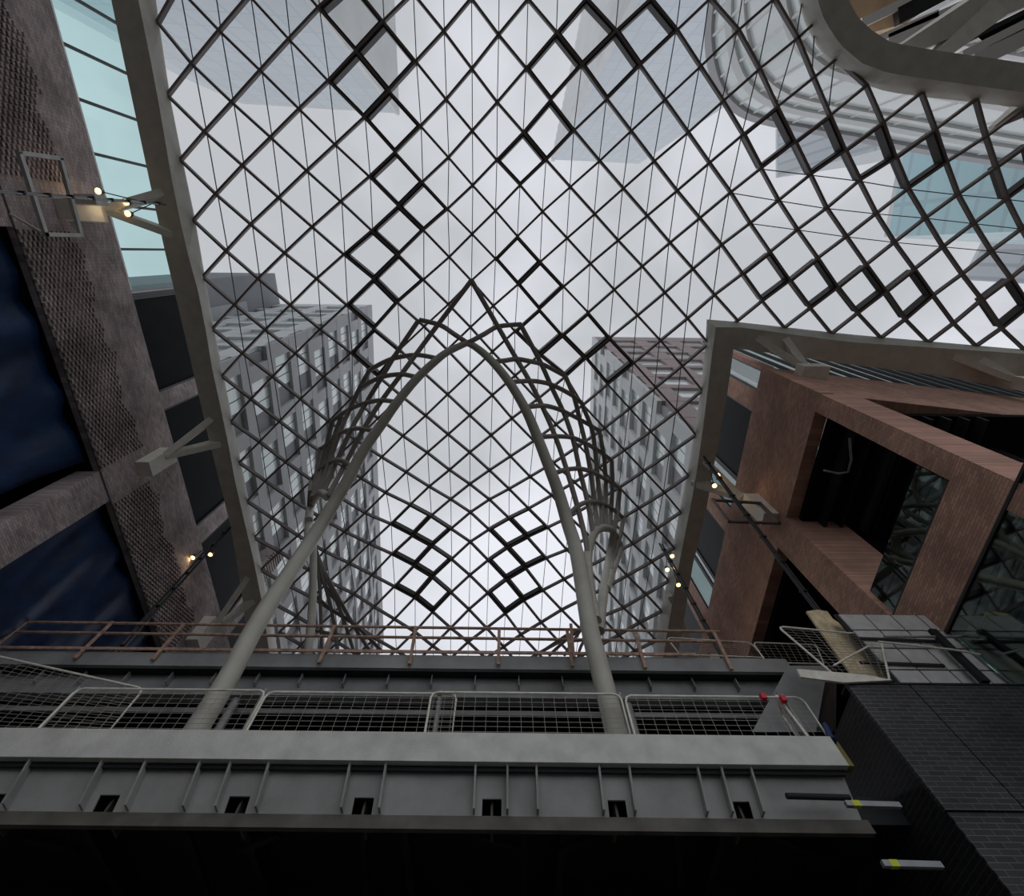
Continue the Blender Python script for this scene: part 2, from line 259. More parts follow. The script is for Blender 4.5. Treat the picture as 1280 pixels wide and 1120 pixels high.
# ---------------------------------------------------------------- gridshell canopy
H = 20.4
ROOF = {}
for _e in '-5 -3 -0.5865 -0.6635;-4 -4 -0.4657 -0.6526;-4 -3 -0.5280 -0.6059;-4 -2 -0.5890 -0.5570;-3 -5 -0.3576 -0.6238;-3 -4 -0.4138 -0.5853;-3 -3 -0.4741 -0.5469;-3 -2 -0.5336 -0.4998;-3 -1 -0.5871 -0.4518;-2 -6 -0.2537 -0.5908;-2 -5 -0.3057 -0.5585;-2 -4 -0.3618 -0.5245;-2 -3 -0.4194 -0.4847;-2 -2 -0.4795 -0.4412;-2 -1 -0.5391 -0.3938;-2 0 -0.5837 -0.3480;-1 -7 -0.1511 -0.5688;-1 -6 -0.2018 -0.5304;-1 -5 -0.2556 -0.4977;-1 -4 -0.3103 -0.4636;-1 -3 -0.3660 -0.4251;-1 -2 -0.4246 -0.3840;-1 -1 -0.4836 -0.3380;-1 0 -0.5405 -0.2922;-1 1 -0.5938 -0.2476;0 -8 -0.0585 -0.5642;0 -7 -0.1038 -0.5191;0 -6 -0.1538 -0.4792;0 -5 -0.2057 -0.4420;0 -4 -0.2576 -0.4046;0 -3 -0.3134 -0.3691;0 -2 -0.3688 -0.3275;0 -1 -0.4251 -0.2843;0 0 -0.4835 -0.2385;0 1 -0.5415 -0.1939;0 2 -0.5959 -0.1499;1 -9 0.0320 -0.5649;1 -8 -0.0148 -0.5181;1 -7 -0.0598 -0.4738;1 -6 -0.1064 -0.4308;1 -5 -0.1566 -0.3896;1 -4 -0.2080 -0.3522;1 -3 -0.2575 -0.3124;1 -2 -0.3103 -0.2706;1 -1 -0.3670 -0.2298;1 0 -0.4247 -0.1867;1 1 -0.4843 -0.1424;1 2 -0.5437 -0.0954;1 3 -0.5963 -0.0506;2 -10 0.1306 -0.5665;2 -9 0.0783 -0.5200;2 -8 0.0319 -0.4741;2 -7 -0.0155 -0.4278;2 -6 -0.0612 -0.3835;2 -5 -0.1078 -0.3404;2 -4 -0.1571 -0.2991;2 -3 -0.2063 -0.2573;2 -2 -0.2535 -0.2184;2 -1 -0.3104 -0.1767;2 0 -0.3678 -0.1350;2 1 -0.4269 -0.0905;2 2 -0.4883 -0.0449;2 3 -0.5454 0.0027;2 4 -0.6025 0.0508;3 -11 0.2418 -0.5680;3 -10 0.1840 -0.5211;3 -9 0.1288 -0.4758;3 -8 0.0801 -0.4299;3 -7 0.0317 -0.3832;3 -6 -0.0163 -0.3364;3 -5 -0.0618 -0.2898;3 -4 -0.1075 -0.2461;3 -3 -0.1544 -0.2063;3 -2 -0.2029 -0.1660;3 -1 -0.2535 -0.1268;3 0 -0.3113 -0.0854;3 1 -0.3715 -0.0415;3 2 -0.4320 0.0052;3 3 -0.4923 0.0531;3 4 -0.5496 0.1033;3 5 -0.6064 0.1519;4 -12 0.3355 -0.5745;4 -11 0.2861 -0.5220;4 -10 0.2372 -0.4770;4 -9 0.1814 -0.4318;4 -8 0.1270 -0.3850;4 -7 0.0808 -0.3399;4 -6 0.0312 -0.2912;4 -5 -0.0182 -0.2426;4 -4 -0.0627 -0.1999;4 -3 -0.1065 -0.1586;4 -2 -0.1563 -0.1188;4 -1 -0.2035 -0.0790;4 0 -0.2579 -0.0362;4 1 -0.3166 0.0067;4 2 -0.3762 0.0519;4 3 -0.4368 0.1028;4 4 -0.4967 0.1526;4 5 -0.5537 0.2019;4 6 -0.6082 0.2515;5 -13 0.4530 -0.5834;5 -12 0.3908 -0.5346;5 -11 0.3325 -0.4806;5 -10 0.2828 -0.4323;5 -9 0.2326 -0.3859;5 -8 0.1799 -0.3435;5 -7 0.1263 -0.2970;5 -6 0.0751 -0.2468;5 -5 0.0286 -0.1986;5 -4 -0.0186 -0.1553;5 -3 -0.0633 -0.1144;5 -2 -0.1114 -0.0747;5 -1 -0.1590 -0.0381;5 0 -0.2102 0.0061;5 1 -0.2629 0.0511;5 2 -0.3224 0.1017;5 3 -0.3822 0.1503;5 4 -0.4419 0.2007;5 5 -0.4992 0.2514;5 6 -0.5554 0.3021;5 7 -0.6106 0.3552;6 -13 0.4914 -0.5226;6 -12 0.4437 -0.4855;6 -11 0.3842 -0.4369;6 -10 0.3295 -0.3867;6 -9 0.2811 -0.3450;6 -8 0.2256 -0.2973;6 -7 0.1731 -0.2487;6 -6 0.1192 -0.2022;6 -5 0.0714 -0.1563;6 -4 0.0247 -0.1156;6 -3 -0.0208 -0.0725;6 -2 -0.0657 -0.0320;6 -1 -0.1110 0.0093;6 0 -0.1639 0.0516;6 1 -0.2191 0.0958;6 2 -0.2713 0.1482;6 3 -0.3241 0.1987;6 4 -0.3887 0.2503;6 5 -0.4465 0.3007;6 6 -0.5018 0.3533;6 7 -0.5560 0.4031;6 8 -0.6132 0.4556;7 -12 0.4820 -0.4239;7 -11 0.4343 -0.3875;7 -10 0.3834 -0.3460;7 -9 0.3287 -0.2965;7 -8 0.2745 -0.2489;7 -7 0.2207 -0.2022;7 -6 0.1687 -0.1557;7 -5 0.1179 -0.1134;7 -4 0.0682 -0.0720;7 -3 0.0216 -0.0290;7 -2 -0.0206 0.0114;7 -1 -0.0685 0.0524;7 0 -0.1158 0.0982;7 1 -0.1672 0.1427;7 2 -0.2218 0.1910;7 3 -0.2718 0.2490;7 4 -0.3348 0.2977;7 5 -0.3928 0.3520;7 6 -0.4492 0.4025;7 7 -0.5047 0.4529;7 8 -0.5612 0.5023;7 9 -0.6149 0.5576;8 -12 0.5110 -0.3595;8 -11 0.4844 -0.3365;8 -10 0.4298 -0.2940;8 -9 0.3763 -0.2481;8 -8 0.3228 -0.2010;8 -7 0.2679 -0.1561;8 -6 0.2165 -0.1120;8 -5 0.1669 -0.0688;8 -4 0.1173 -0.0266;8 -3 0.0674 0.0162;8 -2 0.0245 0.0584;8 -1 -0.0246 0.1001;8 0 -0.0718 0.1432;8 1 -0.1218 0.1900;8 2 -0.1724 0.2408;8 3 -0.2260 0.2910;8 4 -0.2808 0.3438;8 5 -0.3368 0.3946;8 6 -0.3928 0.4471;8 7 -0.4511 0.4995;8 8 -0.5069 0.5513;8 9 -0.5631 0.6034;8 10 -0.6179 0.6597;9 -12 0.5577 -0.3094;9 -11 0.5255 -0.2828;9 -10 0.4722 -0.2402;9 -9 0.4213 -0.1990;9 -8 0.3689 -0.1545;9 -7 0.3167 -0.1091;9 -6 0.2664 -0.0668;9 -5 0.2158 -0.0236;9 -4 0.1658 0.0186;9 -3 0.1156 0.0618;9 -2 0.0689 0.1061;9 -1 0.0199 0.1504;9 0 -0.0265 0.1930;9 1 -0.0750 0.2404;9 2 -0.1241 0.2869;9 3 -0.1747 0.3361;9 4 -0.2285 0.3852;9 5 -0.2812 0.4380;9 6 -0.3341 0.4923;9 7 -0.3928 0.5424;9 8 -0.4496 0.5967;9 9 -0.5080 0.6527;9 10 -0.5624 0.7007;9 11 -0.6199 0.7565;10 -12 0.6191 -0.2722;10 -11 0.5680 -0.2284;10 -10 0.5159 -0.1878;10 -9 0.4644 -0.1467;10 -8 0.4165 -0.1075;10 -7 0.3665 -0.0639;10 -6 0.3163 -0.0205;10 -5 0.2679 0.0225;10 -4 0.2171 0.0667;10 -3 0.1686 0.1114;10 -2 0.1184 0.1569;10 -1 0.0725 0.1987;10 0 0.0221 0.2438;10 1 -0.0268 0.2876;10 2 -0.0767 0.3342;10 3 -0.1263 0.3801;10 4 -0.1758 0.4254;10 5 -0.2275 0.4756;10 6 -0.2804 0.5303;10 7 -0.3350 0.5861;10 8 -0.3910 0.6395;10 9 -0.4494 0.6977;10 10 -0.4983 0.7550;10 11 -0.5543 0.8085;10 12 -0.6151 0.8577;11 -13 0.7174 -0.2632;11 -12 0.6642 -0.2187;11 -11 0.6096 -0.1758;11 -10 0.5573 -0.1378;11 -9 0.5086 -0.0952;11 -8 0.4635 -0.0560;11 -7 0.4164 -0.0179;11 -6 0.3681 0.0262;11 -5 0.3190 0.0713;11 -4 0.2696 0.1162;11 -3 0.2174 0.1616;11 -2 0.1703 0.2050;11 -1 0.1311 0.2440;11 0 0.0714 0.2963;11 1 0.0168 0.3405;11 2 -0.0293 0.3810;11 3 -0.0783 0.4235;11 4 -0.1263 0.4687;11 5 -0.1760 0.5126;11 6 -0.2240 0.5618;11 7 -0.2754 0.6165;11 8 -0.3332 0.6743;11 9 -0.3904 0.7336;11 10 -0.4502 0.7924;11 11 -0.5012 0.8440;11 12 -0.5514 0.9070;11 13 -0.6084 0.9626;12 -14 0.8151 -0.2542;12 -13 0.7606 -0.2093;12 -12 0.7041 -0.1653;12 -11 0.6499 -0.1290;12 -10 0.6021 -0.0831;12 -9 0.5563 -0.0459;12 -8 0.5125 -0.0059;12 -7 0.4674 0.0342;12 -6 0.4193 0.0745;12 -5 0.3726 0.1208;12 -4 0.3233 0.1663;12 -3 0.2732 0.2137;12 -2 0.2220 0.2605;12 -1 0.1727 0.3079;12 0 0.1154 0.3540;12 1 0.0676 0.3937;12 2 0.0151 0.4326;12 3 -0.0333 0.4684;12 4 -0.0798 0.5049;12 5 -0.1262 0.5460;12 6 -0.1754 0.5922;12 7 -0.2244 0.6483;12 8 -0.2794 0.7042;12 9 -0.3356 0.7689;12 10 -0.3893 0.8305;12 11 -0.4482 0.8908;12 12 -0.5051 0.9474;12 13 -0.5561 1.0079;12 14 -0.6087 1.0692;13 -15 0.9069 -0.2434;13 -14 0.8548 -0.1997;13 -13 0.7984 -0.1594;13 -12 0.7438 -0.1166;13 -11 0.6978 -0.0749;13 -10 0.6532 -0.0347;13 -9 0.6081 0.0041;13 -8 0.5634 0.0457;13 -7 0.5171 0.0854;13 -6 0.4760 0.1244;13 -5 0.4240 0.1716;13 -4 0.3766 0.2191;13 -3 0.3265 0.2667;13 -2 0.2758 0.3143;13 -1 0.2248 0.3608;13 0 0.1708 0.4047;13 1 0.1147 0.4479;13 2 0.0618 0.4841;13 3 0.0130 0.5168;13 4 -0.0335 0.5457;13 5 -0.0796 0.5813;13 6 -0.1282 0.6284;13 7 -0.1776 0.6788;13 8 -0.2261 0.7384;13 9 -0.2817 0.8055;13 10 -0.3405 0.8727;13 11 -0.3970 0.9357;13 12 -0.4534 0.9975;13 13 -0.5105 1.0575;13 14 -0.5649 1.1163;13 15 -0.6172 1.1782;14 -16 0.9860 -0.2333;14 -15 0.9401 -0.1928;14 -14 0.8924 -0.1525;14 -13 0.8393 -0.1082;14 -12 0.7931 -0.0683;14 -11 0.7482 -0.0257;14 -10 0.7061 0.0150;14 -9 0.6618 0.0577;14 -8 0.6178 0.0979;14 -7 0.5748 0.1375;14 -4 0.4284 0.2726;14 -3 0.3811 0.3197;14 -2 0.3286 0.3683;14 -1 0.2748 0.4143;14 0 0.2214 0.4579;14 1 0.1666 0.4974;14 2 0.1149 0.5329;14 3 0.0609 0.5694;14 4 0.0141 0.5967;14 5 -0.0348 0.6296;14 6 -0.0815 0.6658;14 7 -0.1299 0.7183;14 8 -0.1801 0.7732;14 9 -0.2304 0.8407;14 10 -0.2898 0.9135;14 11 -0.3491 0.9807;14 12 -0.4036 1.0434;14 13 -0.4587 1.1061;14 14 -0.5148 1.1682;14 15 -0.5734 1.2286;15 -17 1.0606 -0.2249;15 -16 1.0166 -0.1847;15 -15 0.9769 -0.1429;15 -14 0.9330 -0.1016;15 -13 0.8878 -0.0600;15 -12 0.8442 -0.0187;15 -11 0.8027 0.0223;15 -10 0.7603 0.0645;15 -9 0.7166 0.1069;15 -8 0.6747 0.1487;15 -3 0.4314 0.3758;15 -2 0.3803 0.4203;15 -1 0.3262 0.4661;15 0 0.2734 0.5099;15 1 0.2203 0.5490;15 2 0.1608 0.5914;15 3 0.1091 0.6219;15 4 0.0599 0.6497;15 5 0.0100 0.6814;15 6 -0.0371 0.7201;15 7 -0.0845 0.7669;15 8 -0.1346 0.8230;15 9 -0.1856 0.8873;15 10 -0.2377 0.9570;15 11 -0.2946 1.0243;15 12 -0.3510 1.0895;15 13 -0.4061 1.1527;15 14 -0.4639 1.2148;16 -17 1.0931 -0.1767;16 -16 1.0533 -0.1343;16 -15 1.0197 -0.0938;16 -14 0.9825 -0.0515;16 -13 0.9403 -0.0117;16 -12 0.9000 0.0305;16 -11 0.8571 0.0712;16 -10 0.8170 0.1182;16 -9 0.7795 0.1563;16 -2 0.4312 0.4771;16 -1 0.3812 0.5220;16 0 0.3257 0.5651;16 1 0.2702 0.6064;16 2 0.2151 0.6463;16 3 0.1599 0.6867;16 4 0.1091 0.7119;16 5 0.0585 0.7424;16 6 0.0091 0.7786;16 7 -0.0383 0.8233;16 8 -0.0888 0.8780;16 9 -0.1395 0.9425;16 10 -0.1913 1.0070;16 11 -0.2427 1.0709;16 12 -0.2973 1.1351;16 13 -0.3524 1.1988;17 -16 1.1062 -0.0851;17 -15 1.0709 -0.0438;17 -14 1.0358 -0.0035;17 -13 0.9986 0.0369;17 -12 0.9580 0.0781;17 -11 0.9186 0.1250;17 -10 0.8803 0.1647;17 -1 0.4285 0.5752;17 0 0.3776 0.6209;17 1 0.3225 0.6657;17 2 0.2675 0.7041;17 3 0.2135 0.7397;17 4 0.1583 0.7767;17 5 0.1051 0.8122;17 6 0.0558 0.8462;17 7 0.0080 0.8902;17 8 -0.0421 0.9412;17 9 -0.0932 0.9910;17 10 -0.1445 1.0533;17 11 -0.1946 1.1200;17 12 -0.2454 1.1841;18 -15 1.1278 0.0033;18 -14 1.0940 0.0440;18 -13 1.0581 0.0891;18 -12 1.0204 0.1339;18 -11 0.9825 0.1709;18 0 0.4276 0.6767;18 1 0.3765 0.7193;18 2 0.3195 0.7630;18 3 0.2670 0.8024;18 4 0.2119 0.8389;18 5 0.1575 0.8763;18 6 0.1050 0.9195;18 7 0.0513 0.9627;18 8 0.0049 1.0073;18 9 -0.0448 1.0501;18 10 -0.0965 1.0988;18 11 -0.1481 1.1602;19 -14 1.1552 0.0958;19 -13 1.1190 0.1387;19 -12 1.0862 0.1774;19 1 0.4285 0.7783;19 2 0.3755 0.8219;19 3 0.3208 0.8667;19 4 0.2639 0.8986;19 5 0.2116 0.9400;19 6 0.1571 0.9876;19 7 0.1013 1.0302;19 8 0.0480 1.0752;19 9 -0.0000 1.1179;19 10 -0.0480 1.1546;20 -13 1.1899 0.1838;20 2 0.4241 0.8766;20 3 0.3696 0.9165;20 4 0.3187 0.9603;20 5 0.2643 1.0037;20 6 0.2070 1.0492;20 7 0.1526 1.0971;20 8 0.0956 1.1430;20 9 0.0427 1.1874;21 3 0.4231 0.9782;21 4 0.3696 1.0176;21 5 0.3155 1.0632;21 6 0.2601 1.1118;21 7 0.2036 1.1610;21 8 0.1461 1.2092;22 4 0.4222 1.0773;22 5 0.3679 1.1227;22 6 0.3127 1.1719;22 7 0.2553 1.2224;23 5 0.4208 1.1793;23 6 0.3663 1.2277'.split(';'):
    _a = _e.split(); ROOF[(int(_a[0]), int(_a[1]))] = (float(_a[2]), float(_a[3]))
def node(p, q):
    s, d = p + q, p - q
    if d <= 18:
        t = (d - 8) / 10.0; dip = 1 - 0.75 * math.exp(-((s - 9) / 6.0) ** 2) * math.exp(-(t / 0.5) ** 2)
        z = H * (1 + 0.07 * (1 - t * t) * dip)
    else:
        z = H * (1 + 0.03 * max(0, 1 - ((s - 2.5) / 4.5) ** 2) * min(1, (d - 18) / 6.0))
    a = ROOF[(p, q)]
    return Vector((a[0] * z, a[1] * z, z))
NODE = {k: node(*k) for k in ROOF}
canopy = thing('glass_canopy', (0, 5, 19.4), 'glass canopy of dark diamond lattice bars between the grey and brown brick buildings', 'glass roof')
def run(keys):
    lines = []; cur = []
    for k in keys:
        if k in NODE: cur.append(NODE[k])
        else:
            if len(cur) > 1: lines.append(cur)
            cur = []
    if len(cur) > 1: lines.append(cur)
    return lines
def bar_mesh(mb, pts, w, h, mat=None):
    rows = []
    for i, p in enumerate(pts):
        d = (pts[min(i + 1, len(pts) - 1)] - pts[max(i - 1, 0)]).normalized(); a = d.cross(Vector((0, 0, 1))).normalized(); b = Vector((0, 0, 1))
        rows.append([p + a * (w / 2), p - a * (w / 2), p - a * (w / 2) - b * h, p + a * (w / 2) - b * h])
    mb.loft(rows, mat)
for p in range(-6, 31):
    for ln in run([(p, q) for q in range(-20, 26)]):
        mb = MB(); bar_mesh(mb, ln, 0.085, 0.19); mb.build('rafter', 'bar_bronze', canopy)
for q in range(-20, 26):
    for ln in run([(p, q) for p in range(-8, 32)]):
        mb = MB(); bar_mesh(mb, ln, 0.085, 0.19); mb.build('rafter', 'bar_bronze', canopy)
VENTS = [(0, -4), (1, -4), (1, -3), (2, -3), (3, -2), (4, -2), (4, -1), (4, 0), (5, 0), (5, 1), (6, 2), (4, -8), (5, -9), (5, -8), (4, -7), (5, -6), (5, -5),
         (7, -3), (8, -3), (9, -2), (10, -3), (10, -2), (11, -3), (11, 6), (12, 6), (12, 7), (13, 7), (13, 8), (14, 8), (14, 4), (14, 3), (15, 5), (15, 4), (16, 6), (16, 5),
         (9, -10), (10, -11), (11, -12), (12, -13), (14, -15), (12, -8), (13, -9), (14, -10), (15, -11), (17, -13)]
gl = MB()
for (p, q) in NODE:
    k = [(p, q), (p + 1, q), (p + 1, q + 1), (p, q + 1)]; have = [i for i in range(4) if k[i] in NODE]
    if len(have) == 4:
        a, b, c, d = [NODE[i] + Vector((0, 0, (0.205 if p + q > 14 else 0.285) if (p, q) in VENTS else 0.02)) for i in k]; arm = (p - q) > 18 and (p + q) > -3
        if arm: gl.add([a, b, d], [[0, 1, 2]], 'roof_glass'); gl.add([b, c, d], [[0, 1, 2]], 'roof_glass')
        else: gl.add([a, b, c], [[0, 1, 2]], 'roof_glass'); gl.add([a, c, d], [[0, 1, 2]], 'roof_glass')
        if (p, q) in VENTS: pass
        elif arm:
            if 0 <= p + q <= 2: gl.beam(b, d, 0.03, 0.03, mat='joint')
        else: gl.beam(a, c, 0.03, 0.03, mat='joint')
for s in range(-8, 26):                                       # half panes against the edge beams
    for (d0, d1) in ((-2, -1), (18, 17)):
        a = ((s + d0) / 2, (s - d0) / 2); c = ((s + 2 + d0) / 2, (s + 2 - d0) / 2); b = ((s + 1 + d1) / 2, (s + 1 - d1) / 2)
        if any(x != int(x) for x in a): continue
        if d0 == 18 and s < 8: continue
        a, b, c = [tuple(int(x) for x in k) for k in (a, b, c)]
        if a in NODE and b in NODE and c in NODE: gl.add([NODE[a], NODE[b], NODE[c]], [[0, 1, 2]], 'roof_glass')
for p in range(13, 22):                                       # half panes along the side arm
    a, b, c = (p, 7 - p), (p + 1, 6 - p), (p, 6 - p)
    if a in NODE and b in NODE and c in NODE: gl.add([NODE[a], NODE[b], NODE[c]], [[0, 1, 2]], 'roof_glass')
gl.build('glazing', 'roof_glass', canopy)
for (p, q) in VENTS:
    ks = [(p, q), (p + 1, q), (p + 1, q + 1), (p, q + 1)]
    if any(k not in NODE for k in ks): continue
    c4 = [NODE[k] for k in ks]; ce = sum(c4, Vector()) / 4; mb = MB()
    o_ = [ce + (v - ce) * 0.97 for v in c4]; i_ = [ce + (v - ce) * 0.85 for v in c4]; dz = Vector((0, 0, 0.20 if p + q > 14 else 0.28))
    for j in range(4):
        k2 = (j + 1) % 4
        dn = Vector((0, 0, 0.12)); mb.hexa([o_[j] - dn, o_[k2] - dn, i_[k2] - dn, i_[j] - dn], [o_[j] + dz, o_[k2] + dz, i_[k2] + dz, i_[j] + dz])
    mb.build('vent_frame', 'vent_bronze', canopy)

# ---------------------------------------------------------------- edge beams
def edge(name, T, B, O, zt, zb, label):
    """T, B, O: corner lines of the box section as sight points on the real heights zt and zb"""
    def samp(L, n, z):
        ac = [0]
        for i in range(1, len(L)): ac.append(ac[-1] + math.dist(L[i], L[i - 1]))
        o = []
        for j in range(n):
            t = ac[-1] * j / (n - 1); i = max(k for k in range(len(L)) if ac[k] <= t + 1e-9); i = min(i, len(L) - 2)
            w = (t - ac[i]) / (ac[i + 1] - ac[i]); o.append(at(L[i][0] + (L[i + 1][0] - L[i][0]) * w, L[i][1] + (L[i + 1][1] - L[i][1]) * w, Z=z))
        return o
    n = 24; t_, b_, o_ = samp(T, n, zt), samp(B, n, zb), samp(O, n, zb)
    mb = MB(); mb.loft([[t_[i], b_[i], o_[i], Vector((o_[i].x, o_[i].y, zt))] for i in range(n)])
    ob = mb.build(name, 'edge_steel'); return tag(ob, label, 'edge beam')
edge('edge_beam', [(158, -250), (195, 0), (212, 118), (228, 199), (244, 274), (256, 345), (267.5, 410), (279.5, 469), (291, 526), (301, 577), (311, 625), (320, 670), (328, 711), (345, 800), (352, 840)],
     [(122, -250), (173, 0), (194.6, 107), (218, 243), (232, 307), (251.8, 380), (266, 465.7), (282, 537), (296.4, 615.7), (314.3, 687), (328.6, 758.6), (340, 840)],
     [(87, -250), (139, 0), (157, 86), (182, 203.6), (203.6, 303.6), (223, 385), (246, 483.6), (264, 562), (285, 643), (298, 712), (308, 786), (314, 840)], H + 0.05, 19.4,
     'long grey steel edge beam of the glass roof beside the grey brick building')
edge('edge_beam', [(1290, 437.6), (1280, 437), (1060, 417.7), (883.5, 398), (882, 430), (876, 487), (867.6, 543), (858.6, 594), (849.2, 640), (841, 684), (834, 725), (825.6, 763), (818.8, 800), (812, 840)],
     [(1290, 443), (1280, 442), (1060, 427.5), (895.4, 405), (889, 450), (881.9, 511), (874.5, 565), (868.7, 605), (853.7, 680), (845, 725), (836.9, 773.7), (826, 840)],
     [(1290, 491), (1280, 490), (1178, 470), (1060, 455), (917, 435), (910, 488.7), (897, 556), (882, 642), (865, 710), (853.7, 785), (844, 840)], H + 0.05, 19.4,
     'grey steel edge beam turning the corner above the brown brick building')
edge('edge_beam', [(992, -40), (997.6, 0), (1005.8, 28), (1019.8, 56), (1038.6, 79.7), (1073.7, 103), (1108.9, 114.8), (1151, 120.7), (1244.8, 131), (1290, 136)],
     [(1016, -40), (1022, 0), (1030.4, 25.8), (1050.3, 56), (1078.4, 79.7), (1111, 91.4), (1150, 97.5), (1191, 103), (1235, 109.5), (1290, 117)],
     [(1050, -40), (1060.9, 0), (1073.7, 23.4), (1092.5, 39.8), (1113.6, 52.7), (1150, 59.5), (1188.6, 65.6), (1235, 72), (1290, 80)], H + 0.15, 19.4,
     'curved grey steel edge beam sweeping round the open corner of the roof')

# struts of the open corner: two tapering arms from the curved beam
def strut(name, a, b, w1, w2, h1, h2, mat, parent): return MB().beam(a, b, w1, h1, (0, 0, 1), w2, h2).build(name, mat, parent)
t = thing('roof_strut', at(1105, 75, Z=19.6), 'broad tapering grey steel strut pair crossing the open corner of the roof', 'steel strut')
strut('strut_arm', at(1108, 74, Z=19.7), at(1262, -8, Z=21.4), 0.3, 1.3, 0.35, 1.4, 'edge_steel', t)
strut('strut_arm', at(1156, 84, Z=19.7), at(1262, -10, Z=21.4), 0.3, 1.0, 0.35, 1.2, 'edge_steel', t)
t = thing('roof_strut', at(1255, 150, Z=20.2), 'short dark steel strut above the lattice at the outer end of the curved beam', 'steel strut')
strut('strut_arm', at(1240, 160, Z=20.9), at(1300, 122, Z=20.7), 0.12, 0.8, 0.3, 0.6, 'edge_steel', t)

